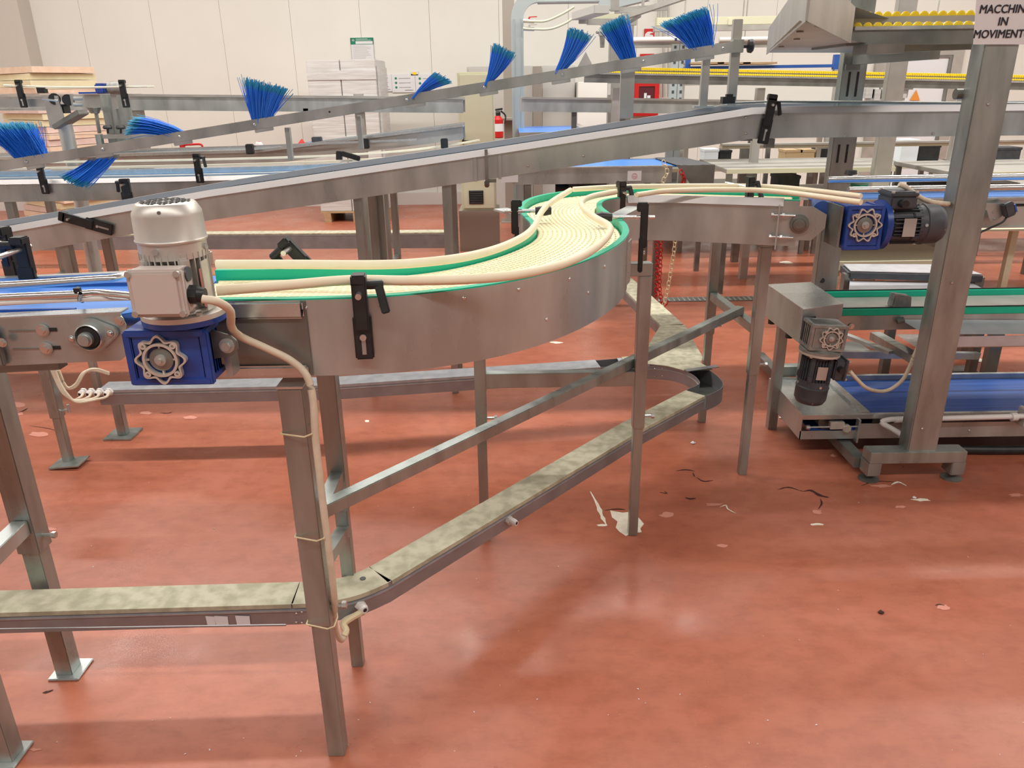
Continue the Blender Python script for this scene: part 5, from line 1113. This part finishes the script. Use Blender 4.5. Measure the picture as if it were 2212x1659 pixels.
part('cross_rail', M().bb(AY(75, 293, 6.15), AY(212, 290, 6.17)), 'steel_dark', s2_)
for px in (233, 261): part('knob', M().cyl(AY(px, 288, 6.08), AY(px, 278, 6.08), .008, n=8).lathe([(0, .028), (.012, .034), (.028, .026), (.029, .001)], AY(px, 279, 6.08), (0, 0, 1), 16), 'black', s2_, sm=True)
gm = thing('gearmotor', 'small blue motor with grey drive behind the twin guide rods at far left', 'motor', tuple(AY(225, 200, 6.4)))
part('body', M().bb(AY(206, 203, 6.4), AY(236, 180, 6.5)), 'bluepaint', gm, bev=.01); part('cover', M().cyl(AY(236, 190, 6.45), AY(266, 190, 6.45), .045, n=16), 'alu_grey', gm, sm=True); part('base', M().bb(AY(170, 203, 6.42), AY(236, 198, 6.52)), 'bluebelt_low', gm)

# ---- stack of insulation boards
ctr = AY(103, 200, 8.6); bx0 = ctr.x; rn = random.Random(3)
pal = thing('wooden_pallet', 'wooden pallet under the stack of pinkish boards at far left', 'pallet', (bx0, 8.6, 0))
ang = -.62
for i in range(5): 
    d = (i - 2) * .22; part('deck_board', M().box((bx0 - math.sin(ang) * d, 8.6 + math.cos(ang) * d, .13), (1.0, .10, .02), (V((math.cos(ang), math.sin(ang), 0)), V((-math.sin(ang), math.cos(ang), 0)), UP)), 'wood', pal)
for i in range(3): d = (i - 1) * .42; part('bearer', M().box((bx0 + math.cos(ang) * d, 8.6 + math.sin(ang) * d, .06), (.09, .9, .12), (V((math.cos(ang), math.sin(ang), 0)), V((-math.sin(ang), math.cos(ang), 0)), UP)), 'wood', pal)
ztop = AY(100, 143, 8.3).z; nb = 26; th = (ztop - .142) / nb
names = {'foam_a': 'orange-pink', 'foam_b': 'dull pink', 'foam_c': 'yellowish'}
for i in range(nb):
    mt_ = rn.choice(['foam_a', 'foam_b', 'foam_b', 'foam_a', 'foam_c']) if i < nb - 2 else ('foam_c', 'foam_a')[i - nb + 2]
    z0 = .142 + i * th; a_ = ang + rn.uniform(-.05, .05); cx_, cy_ = bx0 + rn.uniform(-.03, .03), 8.6 + rn.uniform(-.03, .03)
    on_ = ['topmost', 'second', 'third', 'fourth', 'fifth', 'sixth', 'seventh', 'eighth', 'ninth', 'tenth', 'eleventh', 'twelfth', 'thirteenth', 'fourteenth', 'fifteenth', 'sixteenth', 'seventeenth', 'eighteenth', 'nineteenth', 'twentieth', 'twenty-first', 'twenty-second', 'twenty-third', 'twenty-fourth', 'twenty-fifth', 'lowest'][nb - 1 - i]
    lab = names[mt_] + ' insulation board, ' + (on_ + ' of the far left stack' if on_ in ('topmost', 'lowest') else on_ + ' from the top of the far left stack')
    o = single('insulation_board', M().box((cx_, cy_, z0 + th * .46), (rn.uniform(.84, .92), rn.uniform(.60, .68), th * .92), (V((math.cos(a_), math.sin(a_), 0)), V((-math.sin(a_), math.cos(a_), 0)), UP)), mt_, lab, 'board', (cx_, cy_, z0), 'insulation boards in the far left stack')
# ---- wrapped pallet of cartons
wp = thing('wrapped_pallet', 'two tall stacks of pale cartons wrapped in glossy clear film against the wall', 'pallet', (-1.9, 9.7, 0))
a, b = AY(659, 128, 9.5), AY(815, 132, 9.5); mx = AY(732, 130, 9.5).x
for i in range(5): part('deck_board', M().bb((a.x, 9.5 + i * .18, .11), (b.x, 9.62 + i * .18, .13)), 'wood', wp)
for i in range(3): xx = a.x + .04 + i * ((b.x - a.x) - .12) / 2; part('bearer', M().bb((xx, 9.5, 0), (xx + .08, 10.34, .11)), 'wood', wp)
hh = (a.z - .13) / 4
for j, (xa, xb) in enumerate(((a.x, mx - .004), (mx + .004, b.x - .03))):
    for k_ in range(4): part('carton', M().bb((xa, 9.52, .13 + k_ * hh), (xb, 10.3, .13 + (k_ + 1) * hh - .008)), 'film', wp, bev=.006)
for z_ in (.5, .9, 1.35, 1.62): part('film_band', M().bb((a.x - .004, 9.512, z_), (b.x - .026, 9.52, z_ + .10)), 'film', wp)
part('film_fold', M().bb((b.x - .03, 9.56, .13), (b.x, 10.2, a.z - .08)), 'film', wp, bev=.01)
# ---- posters and papers on the wall
def poster(name, label, x0, y0, x1, y1, build):
    a, b = AY(x0, y1, 10.99), AY(x1, y0, 10.99); r = thing(name, label, 'poster', tuple((a + b) / 2)); part('sheet', M().bb((a.x, 10.985, a.z), (b.x, 10.995, b.z)), 'paper', r); build(r, a, b); return r
def gposter(r, a, b):
    W_, H_ = b.x - a.x, b.z - a.z; y = 10.984
    part('green_header', M().bb((a.x, y, b.z - H_ * .27), (b.x, 10.986, b.z)), 'green_ink', r)
    part('header_strip', M().bb((a.x + W_ * .22, y - .001, b.z - H_ * .25), (b.x - W_ * .03, y, b.z - H_ * .14)), 'paper', r)
    part('cross_symbol', M().bb((a.x + W_ * .07, y - .001, b.z - H_ * .115), (a.x + W_ * .17, y, b.z - H_ * .085)).bb((a.x + W_ * .10, y - .001, b.z - H_ * .14), (a.x + W_ * .14, y, b.z - H_ * .06)), 'paper', r)
    m = M(); rn_ = random.Random(1)
    for i in range(11): z_ = b.z - H_ * (.33 + .055 * i); m.bb((a.x + W_ * .08, y, z_), (a.x + W_ * rn_.uniform(.6, .94), 10.986, z_ + H_ * .014))
    m.bb((a.x, y, a.z), (a.x + W_ * .02, 10.986, b.z)).bb((b.x - W_ * .02, y, a.z), (b.x, 10.986, b.z))
    part('printed_lines', m, 'steel_far', r, kind='stuff'); m = M()
    for i in range(2): m.bb((a.x + W_ * .24, y - .001, b.z - H_ * (.06 + i * .045)), (a.x + W_ * (.75 + .15 * i), y, b.z - H_ * (.045 + i * .045)))
    part('header_print', m, 'paper', r)
poster('first_aid_poster', 'white poster with green header and white cross on the wall above the wrapped cartons', 761, 81, 806, 136, gposter)
def spaper(r, a, b):
    W_, H_ = b.x - a.x, b.z - a.z; y = 10.984
    for i in range(3): part('logo_dot', M().cyl((a.x + W_ * .18, y, b.z - H_ * (.22 + i * .25)), (a.x + W_ * .18, 10.986, b.z - H_ * (.22 + i * .25)), H_ * .07, n=10), 'green_ink', r)
    m = M()
    for i in range(3): m.bb((a.x + W_ * .3, y, b.z - H_ * (.24 + i * .25)), (a.x + W_ * .8, 10.986, b.z - H_ * (.21 + i * .25)))
    m.bb((a.x + W_ * .55, y, a.z + H_ * .1), (a.x + W_ * .9, 10.986, a.z + H_ * .14)); part('printed_lines', m, 'alu_grey', r)
poster('wall_paper_sheet', 'white sheet with small green logos on the wall, first right of the wrapped cartons', 812, 160, 845, 198, spaper)
poster('wall_paper_sheet', 'white sheet with small green logos on the wall, middle of three', 848, 160, 896, 200, spaper)
poster('wall_paper_sheet', 'white sheet with small green logos on the wall, partly behind the small brush', 899, 160, 950, 202, spaper)
yl = poster('yellow_tag', 'small yellowish tag above the middle paper sheet on the wall', 888, 154, 903, 163, lambda r, a, b: part('mark', M().bb((a.x + .02, 10.983, a.z + .01), (b.x - .02, 10.986, b.z - .01)), 'yellow', r))
# ---- cabinets
def cabinet(label, x0, y0, x1, y1, y, mt, vent=False, plinth=None, dep=.4, door=True):
    a, b = AY(x0, y1, y), AY(x1, y0, y); r = thing('electrical_cabinet', label, 'cabinet', ((a.x + b.x) / 2, y + dep / 2, 0))
    z0 = a.z if plinth is not None else .0
    part('body', M().bb((a.x, y, z0), (b.x, y + dep, b.z)), mt, r, bev=.006)
    if door: part('door', M().bb((a.x + .02, y - .012, z0 + .02), (b.x - .01, y, b.z - .02)), mt, r, bev=.004); part('handle', M().bb((a.x + .03, y - .03, (z0 + b.z) / 2), (a.x + .045, y - .012, (z0 + b.z) / 2 + .10)), 'black', r)
    if plinth is not None: part('plinth', M().bb((a.x - .03, y - .02, 0), (b.x + .03, y + dep, z0)), 'ibeam', r)
    if vent:
        c, d = AY(1014, 440, y), AY(1044, 411, y); v = part('vent', M().bb((c.x, y - .022, c.z), (d.x, y - .012, d.z)), 'black', r)
        for i in range(6): zz = c.z + (d.z - c.z) * (i + .5) / 6; part('vent_slat', M().bb((c.x + .01, y - .028, zz), (d.x - .01, y - .020, zz + .006)), 'motorgrey', v)
    return r
cc_ = cabinet('tall cream electrical cabinet with a square black vent near its foot', 998, 155, 1065, 455, 7.6, 'cabcream', True, plinth=1)
part('cable_sockets', M().bb(AY(998, 306, 7.58), AY(1024, 303, 7.6)), 'black', cc_)
cabinet('grey wall cabinet showing above the cream cabinet and behind the steel pillar', 1014, 142, 1152, 330, 10.2, 'cabgrey')
cabinet('grey cabinet right of the blue-grey duct with a dark side', 1168, 141, 1243, 330, 9.8, 'cabgrey')
cabinet('pale panel cabinet behind the triangular bracket', 1246, 176, 1318, 330, 9.6, 'sidewall', door=False)
q = AY(1152, 330, 9.6); sd = single('dark_post', M().bb((q.x, 9.6, 0), AY(1170, 143, 9.62)), 'ibeam', 'dark narrow post between the two grey cabinets', 'post', (q.x, 9.6, 0))
# pillar, duct, extinguisher
ib = thing('steel_pillar', 'brown-grey steel I-beam pillar rising beside the blue-grey duct', 'pillar', tuple(AZ(1100, 480, 0)))
x0, x1 = AY(1088, 200, 9.3).x, AY(1113, 200, 9.3).x
part('flange', M().bb((x0, 9.3, .01), (x1, 9.315, 4.9)), 'ibeam', ib); part('flange', M().bb((x0, 9.45, .01), (x1, 9.465, 4.9)), 'ibeam', ib); part('web', M().bb(((x0 + x1) / 2 - .005, 9.315, .01), ((x0 + x1) / 2 + .005, 9.45, 4.9)), 'ibeam', ib)
part('base_plate', M().bb((x0 - .05, 9.25, 0), (x1 + .05, 9.52, .012)), 'ibeam', ib)
du = thing('cable_duct', 'blue-grey cable duct rising from the floor and bending right overhead', 'duct', tuple(AZ(1120, 500, 0)))
c_ = AY(1119, 200, 8.2); x0 = c_.x; wdd = .06; du.location = (x0, 8.2, 0); ORG[du] = V((x0, 8.2, 0))
bt = AY(1119, 40, 8.2).z; tz = AY(1200, 15, 8.2).z
part('vertical_run', M().bb((x0 - wdd, 8.2, 0), (x0 + wdd, 8.3, bt)).bb((x0 - .035, 8.19, 0), (x0 - .03, 8.2, bt)).bb((x0 + .03, 8.19, 0), (x0 + .035, 8.2, bt)), 'ductblue', du)
pr = []; rad = .26; cxr, czr = x0 + wdd + rad - .12, bt
oo = [(cxr - (rad + .0) * math.cos(t), czr + (rad) * math.sin(t)) for t in [i * PI / 2 / 8 for i in range(9)]]
ii = [(cxr - (rad - .12) * math.cos(t), czr + (rad - .12) * math.sin(t)) for t in [i * PI / 2 / 8 for i in range(9)]]
m = M(); n9 = 9; vs = [(x_, 8.2, z_) for x_, z_ in oo] + [(x_, 8.2, z_) for x_, z_ in ii] + [(x_, 8.3, z_) for x_, z_ in oo] + [(x_, 8.3, z_) for x_, z_ in ii]
fs = []
for i in range(8): fs += [(i, i + 1, 10 + i, 9 + i), (18 + i, 27 + i, 28 + i, 19 + i), (i, 18 + i, 19 + i, i + 1), (9 + i, 10 + i, 28 + i, 27 + i)]
m.add(vs, fs); part('bend', m, 'ductblue', du)
part('horizontal_run', M().bb((cxr, 8.2, czr + rad - .12), (AY(1300, 10, 8.2).x, 8.3, czr + rad + .02)), 'ductblue', du)
part('duct_lid', M().bb((cxr, 8.15, czr + rad - .13), (AY(1305, 10, 8.2).x, 8.31, czr + rad - .12)), 'galv_side', du)
part('slant_run', M().bar(AY(1296, 12, 8.2), AY(1400, -14, 8.0), .1, .12), 'ductblue', du)
hx = AY(1133, 50, 8.15)
for i, (pp, ll) in enumerate((([(1132, 45), (1150, 46), (1180, 45), (1215, 30), (1240, 15)], 'upper thin pale hose curving from the valve on the duct'), ([(1132, 62), (1155, 63), (1190, 62), (1225, 48), (1255, 25)], 'lower thin pale hose curving from the valve on the duct'))):
    cable('air_hose', ll, [AY(a, b, 8.12) for a, b in pp], .011, 'cabcream')
    vv = thing('air_valve', ['upper brass valve on the side of the duct', 'lower brass valve on the side of the duct'][i], 'valve', tuple(AY(1140, pp[0][1], 8.14)))
    part('body', M().cyl(AY(1130, pp[0][1], 8.14), AY(1154, pp[0][1] + 1, 8.14), .018, n=10), 'cast_alu', vv, sm=True); part('lever', M().bar(AY(1143, pp[0][1] - 8, 8.13), AY(1160, pp[0][1] - 9, 8.13), .01, .008).cyl(AY(1143, pp[0][1], 8.14), AY(1143, pp[0][1] - 8, 8.14), .008, n=8), 'red' if i == 0 else 'cast_alu', vv)
ex = thing('fire_extinguisher', 'red fire extinguisher hanging beside the steel pillar', 'extinguisher', tuple(AY(1076, 300, 8.9)))
c_ = AY(1076, 298, 8.9); t_ = AY(1076, 250, 8.9)
part('cylinder', M().lathe([(0, .05), (.01, .06), (t_.z - c_.z - .04, .06), (t_.z - c_.z, .025)], c_, (0, 0, 1), 18), 'red', ex, sm=True)
part('valve_head', M().lathe([(0, .025), (.03, .028), (.05, .02)], t_, (0, 0, 1), 10).bar(t_ + V((-.03, 0, .06)), t_ + V((.05, 0, .07)), .02, .02), 'black', ex)
part('white_label', M().lathe([(0, .0605), (.08, .0605)], c_ + V((0, 0, .07)), (0, 0, 1), 18), 'paper', ex, sm=True)
part('hose', M().tube(smooth([t_ + V((.03, -.02, .05)), t_ + V((.08, -.02, 0)), c_ + V((.075, -.02, .15))], 4), .009, 6), 'black', ex)
part('wall_hook', M().bb(t_ + V((-.02, .03, -.05)), t_ + V((.25, .40, -.03))), 'ibeam', ex)
# tall machine column and head frame at top centre
hc = thing('machine_column', 'wide steel column with tube frame head behind the brush rail', 'column', tuple(AZ(1330, 400, 0)))
xa, xb = AY(1316, 150, 7.0).x, AY(1366, 150, 7.0).x; zt_ = AY(1340, 45, 7.0).z; hc.location = ((xa + xb) / 2, 7.0, 0); ORG[hc] = V(hc.location)
part('column', M().bb((xa, 7.0, 0), (xb, 7.1, zt_)), 'steel_far', hc, bev=.004)
part('slot', M().box(AY(1316, 193, 6.998), (.025, .004, .09)), 'whiteplastic', hc)
part('frame_bar', M().bar(AY(1268, 47, 6.9), AY(1375, 48, 6.9), .05, .045).bar(AY(1350, 48, 6.9), AY(1378, 30, 6.3), .05, .045), 'steel_far', hc)
part('frame_bar', M().bar(AY(1328, 23, 6.4), AY(1442, 16, 6.4), .04, .04).bar(AY(1328, 24, 6.4), AY(1328, -5, 6.4), .06, .05).bar(AY(1340, 40, 6.4), AY(1490, -10, 5.9), .04, .035), 'steel_far', hc)
part('gutter', M().bar(AY(1250, 35, 6.9), AY(1300, 20, 6.3), .12, .06).bar(AY(1250, 44, 6.9), AY(1270, 44, 6.9), .05, .05), 'cabgrey', hc, bev=.004)
part('cover_box', M().bb(AY(1290, 44, 6.95), AY(1340, 33, 7.1)), 'cabcream', hc)
part('hanging_rod', M().cyl(AY(1389, 16, 6.6), AY(1389, -20, 6.6), .012, n=8), 'steel_far', hc)
af = thing('air_filter', 'small air filter regulator hanging left of the wide steel column', 'regulator', tuple(AY(1301, 85, 6.9)))
part('bowl', M().cyl(AY(1301, 103, 6.9), AY(1301, 78, 6.9), .018, .022, n=12), 'alu_grey', af, sm=True); part('head', M().box(AY(1301, 73, 6.9), (.06, .05, .035)), 'cast_alu', af, bev=.004); part('fitting', M().cyl(AY(1288, 70, 6.9), AY(1316, 72, 6.95), .010, n=8), 'steel', af)
# fire cabinet and signs
fc_ = thing('fire_hose_cabinet', 'red framed fire hose cabinet with dark glass on the back wall', 'cabinet', tuple(AY(1397, 250, 10.9)))
a, b = AY(1368, 251, 10.85), AY(1425, 176, 10.85)
part('body', M().bb((a.x, 10.86, a.z), (b.x, 11.0, b.z)), 'red', fc_, bev=.006)
part('door_frame', M().ring([(a.x, a.z), (b.x, a.z), (b.x, b.z), (a.x, b.z)], [(a.x + .06, a.z + .06), (b.x - .06, a.z + .06), (b.x - .06, b.z - .06), (a.x + .06, b.z - .06)], (0, 10.86, 0), (1, 0, 0), (0, 0, 1), .02), 'red', fc_, bev=.003)
part('dark_glass', M().bb((a.x + .06, 10.855, a.z + .06), (b.x - .06, 10.858, b.z - .06)), 'darkred', fc_)
part('hose_valve', M().bb(AY(1391, 212, 10.85), AY(1397, 201, 10.855)).bb(AY(1398, 212, 10.85), AY(1405, 206, 10.855)), 'doorwhite', fc_)
def fsign(label, x0, y0, x1, y1, kind):
    a, b = AY(x0, y1, 10.99), AY(x1, y0, 10.99); r = thing('fire_sign', label, 'sign', tuple((a + b) / 2)); part('plate', M().bb((a.x, 10.98, a.z), (b.x, 10.99, b.z)), 'red', r)
    W_, H_ = b.x - a.x, b.z - a.z
    if kind: part('hose_symbol', M().prism([(.05, .0), (.10, .35), (.30, .62), (.62, .66), (.9, .55), (.78, .42), (.95, .3), (.9, 0)], (a.x, 10.978, a.z), (1, 0, 0), (0, 0, 1), .001) if False else M().prism([(W_ * u, H_ * v) for u, v in [(.05, .0), (.10, .35), (.30, .62), (.62, .66), (.92, .50), (.6, .42), (.5, .30), (.85, .24), (.9, .0)]], (a.x, 10.979, a.z), (1, 0, 0), (0, 0, 1), -.001), 'paper', r)
    else: part('extinguisher_symbol', M().prism([(W_ * u, H_ * v) for u, v in [(.1, .0), (.12, .4), (.3, .75), (.42, .8), (.34, .55), (.5, .4), (.5, .0)]], (a.x, 10.979, a.z), (1, 0, 0), (0, 0, 1), -.001).prism([(W_ * u, H_ * v) for u, v in [(.62, .1), (.68, .45), (.78, .2), (.88, .45), (.92, .1)]], (a.x, 10.979, a.z), (1, 0, 0), (0, 0, 1), -.001), 'paper', r)
fsign('upper red square sign with a white hose symbol on the wall', 1391, 62, 1414, 80, True)
fsign('lower red sign with white fire symbols, just above the brush rail', 1382, 116, 1413, 134, False)
# fluorescent fixtures and pipes
def fixture(label, x0, x1, y, t, mid, bot, body, tube=False):
    a, b = AY(x0, bot, y), AY(x1, t, y); m1 = AY(x0, mid, y).z; r = thing('lamp_fixture', label, 'lamp', ((a.x + b.x) / 2, y, a.z))
    if tube: zc = (AY(x0, t, y).z + m1) / 2; part('tube', M().cyl((a.x, y, zc), (b.x, y, zc), (AY(x0, t, y).z - m1) / 2, n=14), body, r, sm=True)
    else: part('body', M().bb((a.x, y, m1), (b.x, y + .12, AY(x0, t, y).z)), body, r, bev=.004); part('clip', M().bb((a.x + .25, y - .01, m1), (a.x + .30, y, m1 + .06)), body, r); part('clip', M().bb((a.x + .75, y - .01, m1), (a.x + .80, y, m1 + .06)), body, r)
    part('channel', M().bb((a.x - .02, y + .0, a.z), (b.x + .02, y + .1, m1)), 'steel_far', r)
    for x_ in (a.x + .3, b.x - .3): part('hanger', M().cyl((x_, y + .05, m1), (x_, y + .05, 5.0), .008, n=6), 'steel_far', r)
    return r
fixture('long cream lamp housing hanging behind the highest brush', 1418, 2090, 8.9, 38, 56, 68, 'cabcream')
fixture('white tube lamp left of the highest brush', 1366, 1478, 9.4, 80, 93, 103, 'whiteplastic', True)
fixture('white tube lamp between the rail posts and the hood', 1552, 1662, 9.4, 80, 93, 103, 'whiteplastic', True)
for i, (px, ya, yb, r_) in enumerate(((1434, 65, 210, .02), (1444, 65, 210, .014), (1422, 165, 205, .015))):
    a, b = AY(px, yb, 10.9), AY(px, ya - (90 if i < 2 else 0), 10.9); o = single('wall_pipe', M().cyl(a, b, r_, n=8), 'steel_far', ['left thin pipe climbing the wall above the fire cabinet', 'right thin pipe climbing the wall above the fire cabinet', 'short bent pipe at the right edge of the fire cabinet'][i], 'pipe', tuple(a), sm=True)
for i, (px, lab) in enumerate(((1455, 'perforated rack upright left of the highest brush base'), (1472, 'second perforated rack upright under the highest brush'))):
    r = thing('rack_upright', lab, 'upright', tuple(AZ(px, 420, 0))); c_ = AY(px, 180, 9.0); r.location = (c_.x, 9.0, 0); ORG[r] = V((c_.x, 9.0, 0)); zt_ = AY(px, 95, 9.0).z
    part('post', M().bb((c_.x - .04, 9.0, 0), (c_.x + .04, 9.06, zt_)), 'ductblue', r)
    for k_ in range(12): part('hole', M().bb((c_.x - .015, 8.997, 1.2 + k_ * .075), (c_.x + .01, 8.999, 1.23 + k_ * .075)), 'motorgrey', r)
sp_ = thing('splash_panel', 'pale sheet panel below the far roller track at right', 'panel', tuple(AY(1650, 230, 7.4)))
a, b = AY(1478, 218, 7.4), AY(1800, 180, 7.4)
part('panel', M().bb((a.x, 7.4, a.z - .05), (b.x, 7.41, b.z)), 'sidewall', sp_); part('upper_panel', M().bb((a.x, 7.5, b.z), (b.x, 7.51, b.z + .06)), 'steel_far', sp_)
for x_ in (a.x + .05, b.x - .05): part('post', M().bb((x_ - .02, 7.41, 0), (x_ + .02, 7.45, b.z)), 'ibeam', sp_)
fw_ = thing('film_bags', 'clear film bags hanging between the slotted column and the second column', 'bags', tuple(AY(1890, 215, 7.0)))
for i, (px, py) in enumerate(((1876, 200), (1893, 205), (1910, 196), (1950, 200))): part('bag', M().box(AY(px, py, 7.0), (.09, .05, .13)), 'film', fw_, bev=.02)
part('hanging_bar', M().bb(AY(1860, 188, 7.0), AY(1965, 186, 7.02)), 'steel_far', fw_); c_ = AY(1862, 188, 7.0); part('post', M().bb((c_.x - .015, 7.0, 0), (c_.x + .015, 7.03, c_.z)), 'steel_far', fw_)
part('control_box', M().bb(AY(1943, 194, 6.95), AY(1968, 182, 7.0)), 'alu_grey', fw_)
